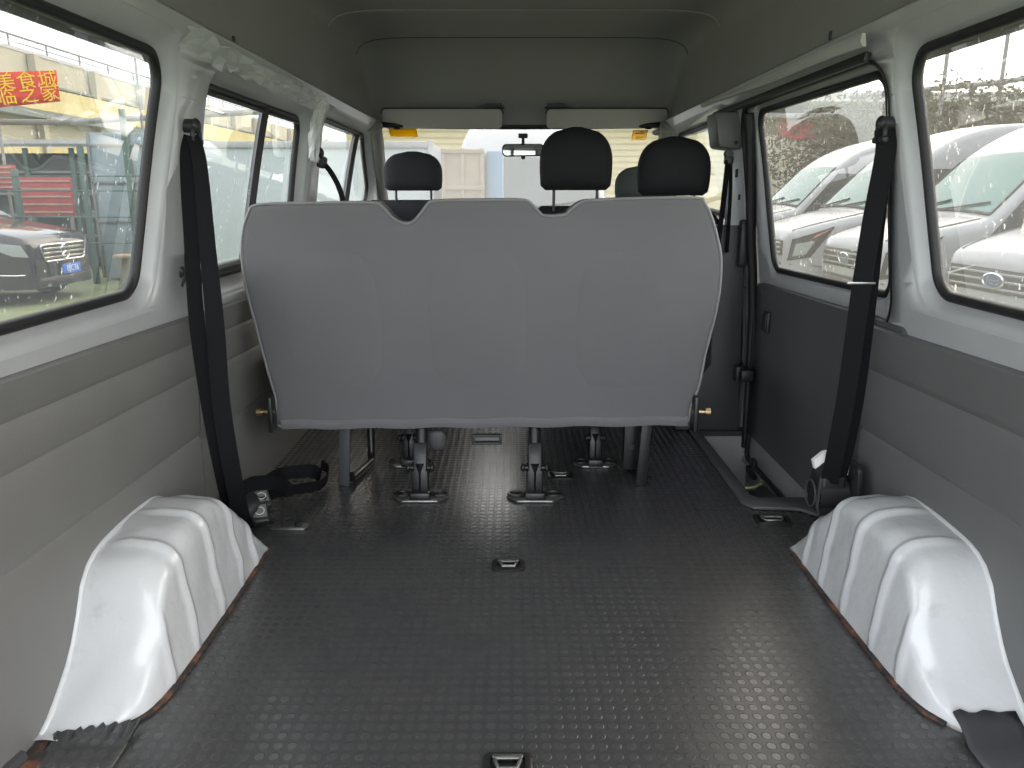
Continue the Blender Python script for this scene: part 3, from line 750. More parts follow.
# ---------------------------------------------------------------- visors, mirror, stickers
for x0, x1, lb in ((-.700, -.095, 'grey sun visor folded up above the charcoal driver headrest'), (.128, .735, 'grey sun visor folded up above the two black headrests')):
    v = thing('sun_visor', ((x0 + x1) / 2, 4.13, 1.24), lb, 'sun visor')
    mb = MB(); bmq = rpoly([(x0, 1.234), (x1, 1.234), (x1, 1.322), (x0, 1.322)], .022, 6); tl = lambda z: 4.125 - .05 * (z - 1.246) / .09
    pts = [(q.x, tl(q.y), q.y) for q in bmq]; mb.prism(pts, (0, .020, 0), bev=.004); mb.build('visor_pad', 'visor', v)
    mb = MB(); xi = x1 - .04 if x0 < 0 else x0 + .04
    mb.cyl((xi - .05, 4.075, 1.326), (xi + .05, 4.075, 1.326), .006, 10); mb.build('visor_rod', 'plastic', v)
    xo = x0 + .07 if x0 < 0 else x1 - .09
    mb = MB(); mb.ell((xo, 4.12, 1.233), (.018, .010, .006), 12, 6); mb.build('visor_clip', 'plastic', v)
    mb = MB(); lp = rpoly([(x1 + .004, 1.18), (x1 + .004, 1.327), (x0 - .004, 1.327), (x0 - .004, 1.18)], .024, 6); lp = [q for q in lp if q.y > 1.24]; mb.tube([(q.x, tl(q.y) + .018, q.y) for q in lp], .0035, 6); mb.build('edge_binding', 'dplastic', v, smooth=60)
    w = -1 if x0 < 0 else 1; xe = x1 if x0 < 0 else x0
    mb = MB(); mb.prism([(xe + w * .002, 4.10, 1.318), (xe + w * .002, 4.10, 1.350), (xe + w * .08, 4.10, 1.350), (xe + w * .15, 4.10, 1.326)], (0, .03, 0)); mb.build('hinge_recess', 'plastic', v)
rm = thing('rear_view_mirror', (.01, 4.22, 1.1), 'small black-framed interior mirror hanging from the windscreen', 'mirror')
mc = Vector((.010, 4.19, 1.130)); RM = Matrix.Rotation(-.21, 3, 'Z') @ Matrix.Rotation(.02, 3, 'X')
mb = MB(); lp = rpoly([(-.112, -.032), (.112, -.030), (.112, .032), (-.112, .034)], .024, 6); mb.prism([mc + RM @ Vector((q.x, 0, q.y)) for q in lp], RM @ Vector((0, .028, 0)), bev=.006); mb.build('mirror_shell', 'plastic', rm)
mb = MB(); lp = rpoly([(-.103, -.024), (.103, -.023), (.103, .024), (-.103, .026)], .018, 6); mb.prism([mc + RM @ Vector((q.x, -.003, q.y)) for q in lp], RM @ Vector((0, .004, 0))); mb.build('mirror_glass', 'mirror', rm)
mb = MB(); mb.cyl((.012, 4.215, 1.16), (.012, 4.23, 1.20), .008, 10).box((.012, 4.235, 1.205), (.05, .02, .025), bev=.006); mb.build('mirror_stem', 'plastic', rm)
mb = MB(); mb.ell((.012, 4.185, 1.094), (.012, .008, .010), 10, 6); mb.build('dip_lever', 'plastic', rm)
def on_ws(x, z, d=-.006):
    t = (z - .80) / .45; return wsp(x / lerp(.80, .715, t), t, d)
def sticker(x, z, w, h, mat, name, label, cat, oval=False, marks=None):
    root = thing(name, on_ws(x, z - h / 2), label, cat); mb = MB()
    if oval:
        mb.rings([[on_ws(x + f * w/2*math.cos(a), z + f * h/2*math.sin(a)) for a in [2*PI*k/24 for k in range(24)]] for f in (.02, .5, 1)], cap=False)
    else: mb = grid_patch(lambda u, v: on_ws(x + (u - .5) * w, z + (v - .5) * h), 8, 3)
    mb.build('sheet', mat, root, solid=.0012)
    if marks:
        mm = MB()
        for (a, b, ww, hh) in marks:
            mm.add([on_ws(x + a + dx * ww / 2, z + b + dz * hh / 2, -.009) for dx, dz in ((-1, -1), (1, -1), (1, 1), (-1, 1))], [(0, 1, 2, 3)])
        mm.build('print', 'whiteink' if oval else 'ink', root)
    return root
sticker(-.605, 1.218, .140, .040, 'yellow', 'windscreen_sticker', 'bright yellow sticker at the top left of the windscreen', 'sticker')
sk = sticker(.612, 1.205, .075, .045, 'paleyellow', 'inspection_sticker', 'pale yellow square sticker at the top right of the windscreen', 'sticker', marks=[(0, .008, .045, .004), (.01, .014, .02, .003)])
text_mesh('2017', .018, Matrix.Translation(Vector(on_ws(.614, 1.193, -.011))) @ Matrix.Rotation(PI/2 + .9, 4, 'X'), 'number_print', 'ink', sk)
sticker(.703, 1.218, .060, .032, 'stickgrey', 'oval_sticker', 'grey oval sticker at the top right corner of the windscreen', 'sticker', True, marks=[(-.012, 0, .004, .010), (-.004, 0, .004, .010), (.004, 0, .004, .010), (.012, 0, .004, .010)])

# ---------------------------------------------------------------- seat belts
def anchor_loop(root, c, sgn, s=1.):
    mb = MB(); c = Vector(c)
    mb.cyl(c + Vector((sgn * .03, 0, .012)), c + Vector((-sgn * .012, 0, .012)), .015 * s, 16); mb.ell(c + Vector((-sgn * .014, 0, .012)), (.010, .017 * s, .017 * s), 12, 8)
    mb.tube([c + Vector((-sgn * .012, .020 * s * math.cos(a), -.008 + .020 * s * math.sin(a))) for a in [2*PI*k/16 for k in range(16)]], .0055 * s, 8, loop=True)
    mb.box(c + Vector((-sgn * .012, -.0, -.022)), (.014, .055 * s, .014), bev=.004); mb.build('anchor_loop', 'plastic', root, smooth=50)
def path_cr(P, k=6):
    P = [Vector(p) for p in P]; out = []
    for i in range(len(P) - 1):
        p0 = P[max(0, i-1)]; p1 = P[i]; p2 = P[i+1]; p3 = P[min(len(P)-1, i+2)]
        for j in range(k):
            t = j / k; out.append(.5*((2*p1)+(p2-p0)*t+(2*p0-5*p1+4*p2-p3)*t*t+(3*p1-p0-3*p2+p3)*t**3))
    return out + [P[-1]]
bl = thing('seat_belt', (-.78, 1.85, 0), 'black seat belt hanging down the left wall pillar in two overlapping straps', 'seat belt')
anchor_loop(bl, (-.772, 1.835, 1.050), -1)
mb = MB(); mb.ribbon(path_cr([(-.770, 1.825, 1.04), (-.779, 1.815, .98), (-.784, 1.81, .80), (-.789, 1.81, .62), (-.783, 1.815, .43), (-.778, 1.84, .25), (-.788, 1.90, .12), (-.80, 1.96, .055)]), .036, [(1, .25, 0)] * 43, .0016, .026); mb.build('rear_strap', 'web', bl, smooth=60)
mb = MB(); mb.ribbon(path_cr([(-.760, 1.815, 1.04), (-.744, 1.80, .98), (-.742, 1.795, .80), (-.741, 1.795, .62), (-.746, 1.80, .43), (-.745, 1.825, .25), (-.752, 1.88, .10), (-.765, 1.95, .04)]), .042, [(1, .55, 0)] * 43, .0016, .026); mb.build('front_strap', 'web', bl, smooth=60)
mb = MB(); mb.ell((-.84, 1.845, .735), (.018, .02, .02), 12, 8).tube([(-.83, 1.86, .78), (-.83, 1.87, .73), (-.84, 1.85, .70)], .010, 8); mb.build('latch_tongue', 'plastic', bl)

br = thing('seat_belt', (.78, 1.85, .08), 'black seat belt hanging down the right pillar to a boxy reel by the step', 'seat belt')
anchor_loop(br, (.772, 1.775, 1.050), 1)
mb = MB(); mb.ribbon(path_cr([(.765, 1.77, 1.05), (.770, 1.765, 1.00), (.762, 1.775, .85), (.757, 1.785, .67), (.757, 1.80, .45), (.757, 1.825, .30), (.760, 1.85, .20)]), .042, [(1, -.35, 0)] * 37, .0016); mb.build('front_strap', 'web', br, smooth=60)
mb = MB(); mb.ribbon(path_cr([(.777, 1.785, 1.05), (.782, 1.79, 1.0), (.785, 1.795, .85), (.788, 1.80, .67), (.790, 1.81, .45), (.788, 1.83, .30), (.785, 1.86, .18)]), .034, [(1, .2, 0)] * 37, .0016); mb.build('rear_strap', 'web', br, smooth=60)
mb = MB(); mb.box((.752, 1.775, .715), (.065, .006, .005), bev=.001); mb.build('belt_stop', 'steel', br)['label'] = 'thin metal belt stop'
rz = MB(); rz.box((.772, 1.885, .165), (.070, .075, .115), bev=.014, seg=3).cyl((.738, 1.885, .160), (.812, 1.885, .160), .046, 24); rl = rz.build('belt_reel', 'plastic', br, smooth=45)
rz = MB(); lp = rpoly([(-.055, -.075), (.055, -.075), (.06, .04), (.03, .085), (-.04, .085)], .02, 5); rz.prism([(.815 + .0, 1.86 + q.x, .17 + q.y) for q in lp], (.014, 0, 0), bev=.003); rz.build('reel_bracket', 'plastic', rl)
rz = MB(); rz.tube([(.736, 1.845, .215), (.732, 1.845, .14), (.745, 1.848, .10), (.80, 1.848, .095)], .004, 6); rz.tube([(.728 + 0*k, 1.885 + .035*math.cos(k*PI/8), .16 + .035*math.sin(k*PI/8)) for k in range(16)], .003, 6, loop=True); rz.build('reel_rim', 'dplastic', rl)
mb = MB(); mb.prism([(.722, 1.87, .235), (.745, 1.862, .262), (.748, 1.862, .285), (.738, 1.867, .28), (.718, 1.876, .255)], (.002, -.012, 0)); mb.build('paper_tag', 'tagw', br)['label'] = 'small white tag'
mb = MB(); mb.ribbon(path_cr([(.806, 1.84, .40), (.805, 1.845, .30), (.802, 1.855, .22)]), .008, (1, 0, 0), .001); mb.build('tag_strip', 'tagw', br)

# tangle of lap belts at the foot of the left wall
lb = thing('lap_belt', (-.74, 2.15, 0), 'tangle of black lap belts with two buckles on the floor by the left wall', 'seat belt')
mb = MB(); mb.ribbon(path_cr([(-.81, 2.02, .05), (-.80, 2.12, .07), (-.76, 2.24, .075), (-.71, 2.30, .065), (-.68, 2.33, .055), (-.665, 2.36, .03)]), .042, [(0, .4, 1)] * 31, .002); mb.build('strap', 'web', lb, smooth=60)
mb = MB(); mb.ribbon(path_cr([(-.82, 2.06, .06), (-.77, 2.12, .055), (-.70, 2.20, .045), (-.65, 2.27, .03), (-.635, 2.32, .035), (-.64, 2.36, .05), (-.665, 2.38, .06)]), .034, [(.2, -.2, 1)] * 37, .002); mb.build('strap', 'web', lb, smooth=60)
mb = MB(); mb.ribbon(path_cr([(-.83, 2.00, .09), (-.78, 2.05, .12), (-.73, 2.13, .09), (-.72, 2.2, .04), (-.76, 2.26, .02)]), .042, [(.3, .3, 1)] * 25, .002); mb.build('strap', 'web', lb, smooth=60)
for (x, y, z, rzz, tl) in ((-.765, 2.075, .070, .5, .5), (-.757, 2.035, .045, .35, .65)):
    R = Matrix.Rotation(rzz, 3, 'Z') @ Matrix.Rotation(tl, 3, 'X')
    mb = MB(); mb.box((x, y, z), (.048, .085, .026), R, bev=.007, seg=3); bk = mb.build('buckle', 'plastic', lb)
    mb = MB(); mb.box(Vector((x, y, z)) + R @ Vector((0, -.008, .0135)), (.036, .040, .002), R, bev=.0008); mb.build('buckle_label', 'gplastic', bk)['label'] = 'grey stuck-on buckle label'
    mb = MB(); c = Vector((x, y, z)) + R @ Vector((0, -.008, .015)); mb.tube([c + R @ Vector((.012*math.cos(a), .012*math.sin(a), 0)) for a in [2*PI*k/14 for k in range(14)]], .0014, 5, loop=True); mb.build('label_print', 'tagw', bk)
mb = MB(); mb.ell((-.80, 2.06, .045), (.05, .07, .045), 18, 10, 2.3); mb.build('reel_cover', 'plastic', lb, smooth=60)
lap2 = MB(); lap2.prism([(-.72, 2.00, .001), (-.625, 2.00, .001), (-.615, 2.03, .001), (-.66, 2.055, .001), (-.72, 2.05, .001)], (0, 0, .006), bev=.002)
fp = lap2.build('floor_bracket', 'wsteel', None); tag(fp, 'small steel belt bracket bolted to the floor beside the left belt tangle', 'bracket')
t = MB(); t.tube([(-.675 + .018*math.cos(a), 2.025 + .014*math.sin(a), .014 + .008*math.sin(a)) for a in [2*PI*k/14 for k in range(14)]], .004, 6, loop=True); t.cyl((-.645, 2.02, .006), (-.645, 2.02, .02), .010, 10); t.build('bracket_ring', 'dsteel', fp)

# belt on the right front pillar and belt guide at the left front pillar
b3 = thing('seat_belt', (.75, 2.95, .3), 'black front seat belt hanging under the grey pillar cover box', 'seat belt')
mb = MB(); mb.cyl((.735, 2.90, 1.052), (.735, 2.925, 1.052), .015, 12).box((.735, 2.905, 1.030), (.035, .014, .03), bev=.006); mb.build('anchor_loop', 'plastic', b3)
mb = MB(); mb.ribbon(path_cr([(.732, 2.902, 1.03), (.726, 2.90, .92), (.716, 2.895, .78), (.700, 2.89, .60), (.69, 2.89, .40)]), .026, (1, .7, 0), .0015); mb.build('front_strap', 'web', b3, smooth=60)
mb = MB(); mb.ribbon(path_cr([(.742, 2.906, 1.03), (.750, 2.91, .92), (.752, 2.912, .80), (.752, 2.912, .70)]), .018, (1, .8, 0), .0015); mb.build('rear_strap', 'web', b3, smooth=60)
b4 = thing('seat_belt', (-.76, 3.07, .7), 'black front seat belt curling from the left front door pillar', 'seat belt')
mb = MB(); mb.ell((-.775, 3.05, 1.062), (.02, .022, .022), 12, 8).box((-.765, 3.05, 1.028), (.03, .05, .045), Matrix.Rotation(.3, 3, 'Y'), bev=.010); mb.build('anchor_loop', 'plastic', b4)
mb = MB(); mb.ribbon(path_cr([(-.755, 3.05, 1.02), (-.735, 3.06, .99), (-.712, 3.07, .94), (-.70, 3.08, .88), (-.70, 3.09, .75)]), .040, (.25, 1, .1), .0015); mb.build('strap', 'web', b4, smooth=60)

# ---------------------------------------------------------------- cargo rings in the floor
def cargo_ring(x, y, label, w=.082, d=.058, rot=0.):
    root = thing('cargo_ring', (x, y, 0), label, 'tie-down ring', 'recessed cargo rings in the floor mat')
    mb = MB(); A = rpoly([(-w/2, -d/2), (w/2, -d/2), (w/2, d/2), (-w/2, d/2)], .014, 4); B = rpoly([(-w/2+.012, -d/2+.012), (w/2-.012, -d/2+.012), (w/2-.012, d/2-.012), (-w/2+.012, d/2-.012)], .006, 4)
    c, s_ = math.cos(rot), math.sin(rot)
    T = lambda q, z: (x + q.x * c - q.y * s_, y + q.x * s_ + q.y * c, z)
    mb.rings([[T(q, .0006) for q in A], [T(q, .005) for q in A], [T(q.lerp(r, .3), .007) for q, r in zip(A, B)], [T(q, .007) for q, r in zip(B, A)], [T(q, .0015) for q in B]], cap=True); mb.build('ring_pan', 'dsteel', root, smooth=40)
    mb = MB(); hw = w/2 - .020; P = [(-hw, .006), (-hw * .7, -.014), (hw * .7, -.014), (hw, .006), (hw, .012), (-hw, .012)]
    mb.tube([T(Vector(p), .008) for p in P], .0042, 8, loop=True); o = mb.build('ring', 'wsteel', root, smooth=60); o['label'] = 'grey steel ring'
    mb = MB(); mb.box(T(Vector((0, .014)), .009), (w * .62, .008, .005), Matrix.Rotation(rot, 3, 'Z'), bev=.0015); mb.build('hinge_bar', 'steel', root)
cargo_ring(-.055, 1.79, 'steel cargo ring sunk in the mat centre, between the two wheel arches')
cargo_ring(-.053, 1.085, 'steel cargo ring at the bottom edge of the photo, nearest the camera')
cargo_ring(.702, 2.068, 'steel cargo ring beside the step well, near the right wheel arch', .10, .07, -.05)
cargo_ring(.115, 2.43, 'steel cargo ring under the bench, between its right-hand legs', .085, .06)

# crumpled clear film left on the left roof rail
m, nt, b = new_mat('clear_film')
b.inputs['Base Color'].default_value = (.9, .92, .92, 1); b.inputs['Roughness'].default_value = .12; b.inputs['Alpha'].default_value = .32; b.inputs['Specular IOR Level'].default_value = .9
M['film'] = m
def film(y0, y1, zc, hh, name, label, seed):
    rnd = random.Random(seed); mb = MB(); ny, nz = 26, 5; vs = []
    for i in range(ny + 1):
        y = lerp(y0, y1, i / ny)
        for j in range(nz + 1):
            z = zc - hh + 2 * hh * j / nz; vs.append((-(WX(min(z, 1.255)) - .010 - rnd.uniform(0, .020)), y + rnd.uniform(-.012, .012), z + rnd.uniform(-.008, .008)))
    mb.add(vs, [(i*(nz+1)+j, i*(nz+1)+j+1, (i+1)*(nz+1)+j+1, (i+1)*(nz+1)+j) for i in range(ny) for j in range(nz)])
    return tag(mb.build(name, 'film', None, smooth=None), label, 'plastic film')
film(1.72, 2.98, 1.222, .022, 'protective_film', 'crumpled clear protective film stuck along the left roof rail', 3)
film(2.86, 3.00, 1.13, .10, 'protective_film', 'shred of clear film on the pillar between the left middle and front windows', 5)

# ============================================================ OUTSIDE
GZ = -.68
M['ground'] = plain('green_painted_yard', (.20, .23, .12), .75, bump=.4, bscale=30, var=.25, vscale=.6)
M['vanwhite'] = plain('vehicle_white', (.37, .375, .385), .25, coat=.25)
M['carblack'] = plain('vehicle_black', (.022, .022, .026), .12, coat=.8)
M['vglass'] = plain('vehicle_glass_dark', (.04, .05, .055), .06, spec=.8)
M['wglass'] = plain('vehicle_windscreen', (.055, .17, .155), .10, spec=.45)
M['greyglass'] = plain('dull_grey_windscreen', (.10, .115, .11), .45)
M['chrome'] = plain('chrome', (.75, .76, .78), .12, 1.)
M['headlight'] = plain('headlight_lens', (.38, .40, .42), .10, .35, spec=.8)
M['tyre'] = plain('tyre', (.02, .02, .02), .8)
M['grillblack'] = plain('grille_black', (.03, .03, .033), .4)
M['amber'] = plain('amber_lamp', (.6, .2, .12), .3)
M['plateblue'] = plain('plate_blue', (.06, .18, .62), .5)
M['emblue'] = plain('emblem_blue', (.10, .13, .22), .3, .3)
mb = MB(); mb.box((0, 30, GZ - .05), (160, 110, .1)); tag(mb.build('ground', 'ground', None, smooth=None), 'green painted yard around the vehicle', None, None, 'structure')

def vehicle_fns(ZT, WT, z0, taper, L, r=.10, tz=1.1, th=1.3):
    zt = lambda s: smooth_interp(ZT, s)
    w0 = lambda s: smooth_interp(WT, s)
    def w(s, z): return w0(s) * (1 - taper * max(0, (z - tz) / th) ** 1.3) * (1 - .06 * max(0, (.55 - z) / .4))
    def sec(s):
        ztop = zt(s); rr = min(r, (ztop - z0) * .4); pts = []
        for k in range(9):
            z = lerp(z0, ztop - rr, k / 8); pts.append((w(s, z), z))
        wt = pts[-1][0]
        for k in range(1, 6):
            a = PI / 2 * k / 5; pts.append((wt - rr * (1 - math.cos(a)), ztop - rr + rr * math.sin(a)))
        xt = pts[-1][0]
        for k in range(1, 5): pts.append((xt * (1 - k / 4), ztop + .035 * (1 - (1 - k / 4) ** 2)))
        return [(-s, y, z) for y, z in pts] + [(-s, -y, z) for y, z in reversed(pts[:-1])]
    def top(s, t, d=.006):
        ztop = zt(s); wt = w(s, ztop - r) - .02; return (-s, t * wt, ztop + .035 * (1 - t * t) + d)
    def side(s, z, sg, d=.006): return (-s, sg * (w(s, z) + d), z)
    return zt, w, sec, top, side
def quadpatch(side, q, sg, d=.006, n=6):
    (a, b, c, e) = [Vector(p) for p in q]
    def f(u, v): p = a.lerp(b, u).lerp(e.lerp(c, u), v); return side(p.x, p.y, sg, d)
    return grid_patch(f, n, n)
def wheel(root, x, y, r, sg):
    mb = MB(); rings = []
    for rr, yy in ((r*.6, -.10), (r*.94, -.10), (r, -.07), (r, .07), (r*.94, .10), (r*.62, .10)): rings.append([(x + rr*math.cos(a), y + sg*yy, r + rr*math.sin(a)) for a in [2*PI*k/28 for k in range(28)]])
    mb.rings(rings, cap=False); t = mb.build('wheel', 'tyre', root, smooth=50)
    mb = MB(); rings = []
    for rr, yy in ((r*.63, .09), (r*.60, .075), (r*.3, .07), (r*.28, .095), (r*.05, .10)): rings.append([(x + rr*math.cos(a), y + sg*yy, r + rr*math.sin(a)) for a in [2*PI*k/28 for k in range(28)]])
    mb.rings(rings); mb.build('hub_cap', 'headlight', t, smooth=40)

def make_van():
    root = thing('parked_van', (0, 0, 0), 'x', 'van', 'white vans parked outside')
    ZT = [(0, .98), (.05, 1.06), (.2, 1.13), (.6, 1.24), (.95, 1.32), (1.03, 1.345), (1.3, 1.62), (1.6, 1.93), (1.75, 2.06), (1.95, 2.20), (2.2, 2.33), (2.6, 2.44), (3.1, 2.48), (5.2, 2.47), (5.4, 2.44), (5.5, 2.35)]
    WT = [(0, .68), (.05, .76), (.15, .83), (.35, .895), (.7, .945), (1.1, .965), (5.3, .965), (5.5, .93)]
    zt, w, sec, top, side = vehicle_fns(ZT, WT, .27, .17, 5.5)
    ss = [0, .02, .05, .09, .15, .22, .3, .4, .5, .6, .7, .8, .88, .95, 1.0, 1.05, 1.1, 1.2, 1.3, 1.4, 1.5, 1.6, 1.7, 1.78, 1.86, 1.95, 2.05, 2.2, 2.4, 2.6, 2.8, 3.1, 3.6, 4.2, 4.8, 5.2, 5.4, 5.5]
    mb = MB(); mb.rings([sec(s) for s in ss], cap=True, closed=False); b = mb.build('body', 'vanwhite', root, smooth=45)
    mb = grid_patch(lambda u, v: top(lerp(1.06, 1.66, v), lerp(-.90, .90, u)), 12, 10); wsd = mb.build('windscreen', 'wglass', root, smooth=60)
    mb = MB(); lp = [top(1.06, lerp(-.92, .92, k/10), .008) for k in range(11)]; mb.tube(lp, .02, 6); lp = [top(lerp(1.06, 1.66, k/8), .92, .006) for k in range(9)]; mb.tube(lp, .012, 6); lp = [top(lerp(1.06, 1.66, k/8), -.92, .006) for k in range(9)]; mb.tube(lp, .012, 6); mb.build('windscreen_seal', 'rubber', wsd)
    for t0 in (-.75, .05):
        mb = MB(); mb.tube([top(1.05, t0, .03), top(1.09, t0 + .3, .03), top(1.15, t0 + .68, .025)], .012, 6); mb.build('wiper', 'rubber', wsd)
    for sg in (1, -1):
        mb = quadpatch(side, [(.94, 1.07), (2.34, 1.16), (2.34, 1.90), (1.66, 1.90)], sg); mb.build('front_side_window', 'vglass', root)
        mb = quadpatch(side, [(2.55, 1.30), (3.75, 1.30), (3.75, 1.90), (2.55, 1.90)], sg); mb.build('rear_side_window', 'vglass', root)
        mb = quadpatch(side, [(3.85, 1.30), (5.2, 1.30), (5.2, 1.90), (3.85, 1.90)], sg); mb.build('rear_side_window', 'vglass', root)
        mb = quadpatch(side, [(.035, .70), (.30, .76), (.58, 1.17), (.07, .99)], sg, .012); hl = mb.build('headlight', 'grillblack', root, smooth=60)
        mb = quadpatch(side, [(.08, .76), (.24, .80), (.34, .98), (.11, .93)], sg, .022); mb.build('lens', 'headlight', hl, smooth=60)
        mb = quadpatch(side, [(.30, 1.00), (.36, 1.03), (.54, 1.14), (.34, 1.05)], sg, .022, 3); mb.build('indicator', 'amber', hl)
        mb = MB(); mb.tube([side(.06, .66, sg, .004), side(.4, .64, sg, .004), side(1.3, .62, sg, .004), side(5.3, .62, sg, .004)], .012, 5); mb.build('side_crease', 'gplastic', root)
        mb = MB(); mb.tube([top(lerp(.10, 1.0, k/6), sg * .86, .0) for k in range(7)], .008, 5); mb.build('bonnet_gap', 'gplastic', root)
        mb = MB(); mb.box((-1.30, sg * 1.10, 1.32), (.10, .14, .24), bev=.03, seg=3).tube([(-1.25, sg * .93, 1.22), (-1.30, sg * 1.05, 1.27)], .025, 8); mb.build('door_mirror', 'grillblack', root, smooth=50)
        for s in (.98, 4.35):
            wheel(root, -s, sg * .875, .34, sg)
            mb = MB(); mb.tube([(-s + .40*math.cos(a), sg * (w(s, .6) - .005), .34 + .40*math.sin(a)) for a in [PI*k/16 for k in range(17)]], .02, 6); mb.build('wheel_lip', 'gplastic', root)
    mb = MB(); mb.box((.004, 0, .865), (.03, 1.30, .20), bev=.02); g = mb.build('upper_grille', 'grillblack', root)
    mb = MB()
    for z in (.805, .87, .93): mb.box((.022, 0, z), (.016, 1.22, .022), bev=.006)
    mb.build('grille_bar', 'headlight', g)
    mb = MB(); mb.box((.004, 0, .56), (.03, 1.24, .22), bev=.02)
    lg = mb.build('lower_grille', 'grillblack', root)
    mb = MB()
    for z in (.49, .56, .63): mb.box((.022, 0, z), (.01, 1.16, .015), bev=.004)
    mb.build('grille_bar', 'gplastic', lg)
    mb = MB(); rings = []
    for (kx, f) in ((.020, 1.), (.036, 1.), (.042, .86), (.034, .82)): rings.append([(kx, .15 * f * math.cos(a),   .87 + .068 * f * math.sin(a)) for a in [2*PI*k/28 for k in range(28)]])
    mb.rings(rings, cap=False); em = mb.build('emblem', 'chrome', root, smooth=50); em['label'] = 'oval chrome badge'
    mb = MB(); mb.prism([(.030, .125 * math.cos(a), .87 + .056 * math.sin(a)) for a in [2*PI*k/28 for k in range(28)]], (.004, 0, 0)); mb.build('badge_field', 'emblue', em)
    text_mesh('Ford', .085, Matrix.Translation((.036, 0, .865)) @ Matrix.Rotation(PI/2, 4, 'Z') @ Matrix.Rotation(PI/2, 4, 'X') @ Matrix.Shear('XY', 4, (0., 0.)), 'badge_script', 'chrome', em, .001)
    mb = MB(); mb.box((-.02, 0, .36), (.10, 1.34, .14), bev=.03); mb.build('bumper_skirt', 'gplastic', root)
    return root
van = make_van()
VANS = [((4.08, 6.62), 180 + 3, 'white van filling the right rear window foreground, oval badge on its grille'),
        ((3.80, 9.00), 180, 'white van with teal windscreen seen through the right rear window'),
        ((3.66, 11.40), 180, 'white van nose seen through the sliding door window, dark headlight showing'),
        ((3.55, 13.85), 180, 'farthest white van in the row seen through the sliding door window'),
        ((.12, 8.3), 269, 'white high-roof van facing us straight ahead beyond the windscreen')]
for i, ((x, y), a, lbl) in enumerate(VANS):
    o = van if i == 0 else copy_tree(van)
    o.location = (x, y, GZ); o.rotation_euler = (0, 0, math.radians(a)); o['label'] = lbl
    if i == 4:
        for c in o.children:
            if c.name.startswith('windscreen'): c.data = c.data.copy(); c.data.materials[0] = M['greyglass']

def make_car():
    root = thing('parked_car', (0, 0, 0), 'shiny black car with blue number plate seen through the left rear window', 'car')
    ZT = [(0, .84), (.04, .91), (.15, .98), (.5, 1.07), (1.1, 1.17), (1.25, 1.21), (1.6, 1.42), (2.0, 1.63), (2.3, 1.72), (2.8, 1.77), (3.4, 1.75), (3.9, 1.66), (4.3, 1.45), (4.6, 1.15), (4.68, .95)]
    WT = [(0, .64), (.04, .73), (.12, .81), (.3, .89), (.7, .95), (4.2, .95), (4.68, .84)]
    zt, w, sec, top, side = vehicle_fns(ZT, WT, .24, .28, 4.68, .09, 1.0, .75)
    ss = [0, .02, .04, .08, .12, .2, .3, .45, .6, .8, 1.0, 1.1, 1.2, 1.3, 1.45, 1.6, 1.8, 2.0, 2.15, 2.3, 2.5, 2.8, 3.1, 3.4, 3.7, 3.9, 4.1, 4.3, 4.5, 4.6, 4.68]
    mb = MB(); mb.rings([sec(s) for s in ss], closed=False); mb.build('body', 'carblack', root, smooth=45)
    grid_patch(lambda u, v: top(lerp(1.30, 2.12, v), lerp(-.9, .9, u)), 10, 8).build('windscreen', 'vglass', root)
    for sg in (1, -1):
        quadpatch(side, [(1.65, 1.2), (3.9, 1.2), (3.5, 1.62), (2.25, 1.64)], sg).build('side_window', 'vglass', root)
        h = quadpatch(side, [(.045, .70), (.20, .72), (.75, .98), (.10, .87)], sg, .010); h.build('headlight', 'headlight', root, smooth=60)
        mb = MB(); mb.tube([side(.10, .45, sg, .01), side(.22, .45, sg, .012), side(.5, .46, sg, .012)], .012, 6); mb.build('bumper_strip', 'chrome', root)
        mb = MB(); mb.box((-1.75, sg * 1.05, 1.25), (.12, .18, .13), bev=.04, seg=3); mb.build('door_mirror', 'carblack', root, smooth=50)
        for s in (.85, 3.7): wheel(root, -s, sg * .87, .37, sg)
    mb = MB(); lp = rpoly([(-.48, .62), (.48, .62), (.58, .86), (-.58, .86)], .05, 5); mb.prism([(.0, q.x, q.y) for q in lp], (.02, 0, 0)); g = mb.build('grille', 'grillblack', root)
    mb = MB(); mb.tube([(.02, q.x, q.y) for q in lp], .014, 6, loop=True)
    for z in (.67, .735, .80): mb.box((.024, 0, z), (.014, 1.0, .030), bev=.004)
    mb.build('grille_bar', 'chrome', g)
    mb = MB(); mb.tube([(.032, .105*math.cos(a), .74 + .105*math.sin(a)) for a in [2*PI*k/24 for k in range(24)]], .010, 6, loop=True)
    for k in range(3):
        a = PI/2 + k * 2*PI/3; mb.tube([(.032, 0, .74), (.032, .10*math.cos(a), .74 + .10*math.sin(a))], [.016, .005], 6)
    mb.build('emblem', 'chrome', g)
    mb = MB(); mb.box((.03, .12, .48), (.014, .46, .15), bev=.004); pl = mb.build('number_plate', 'plateblue', root)
    text_mesh('EJC76', .125, Matrix.Translation((.038, .14, .48)) @ Matrix.Rotation(PI/2, 4, 'Z') @ Matrix.Rotation(PI/2, 4, 'X'), 'plate_text', 'whiteink', pl)
    mb = MB(); mb.box((-.02, 0, .32), (.10, 1.3, .14), bev=.03); mb.build('lower_grille', 'grillblack', root)
    return root
car = make_car(); car.location = (-6.86, 11.9, GZ); car.rotation_euler = (0, 0, math.radians(-2))

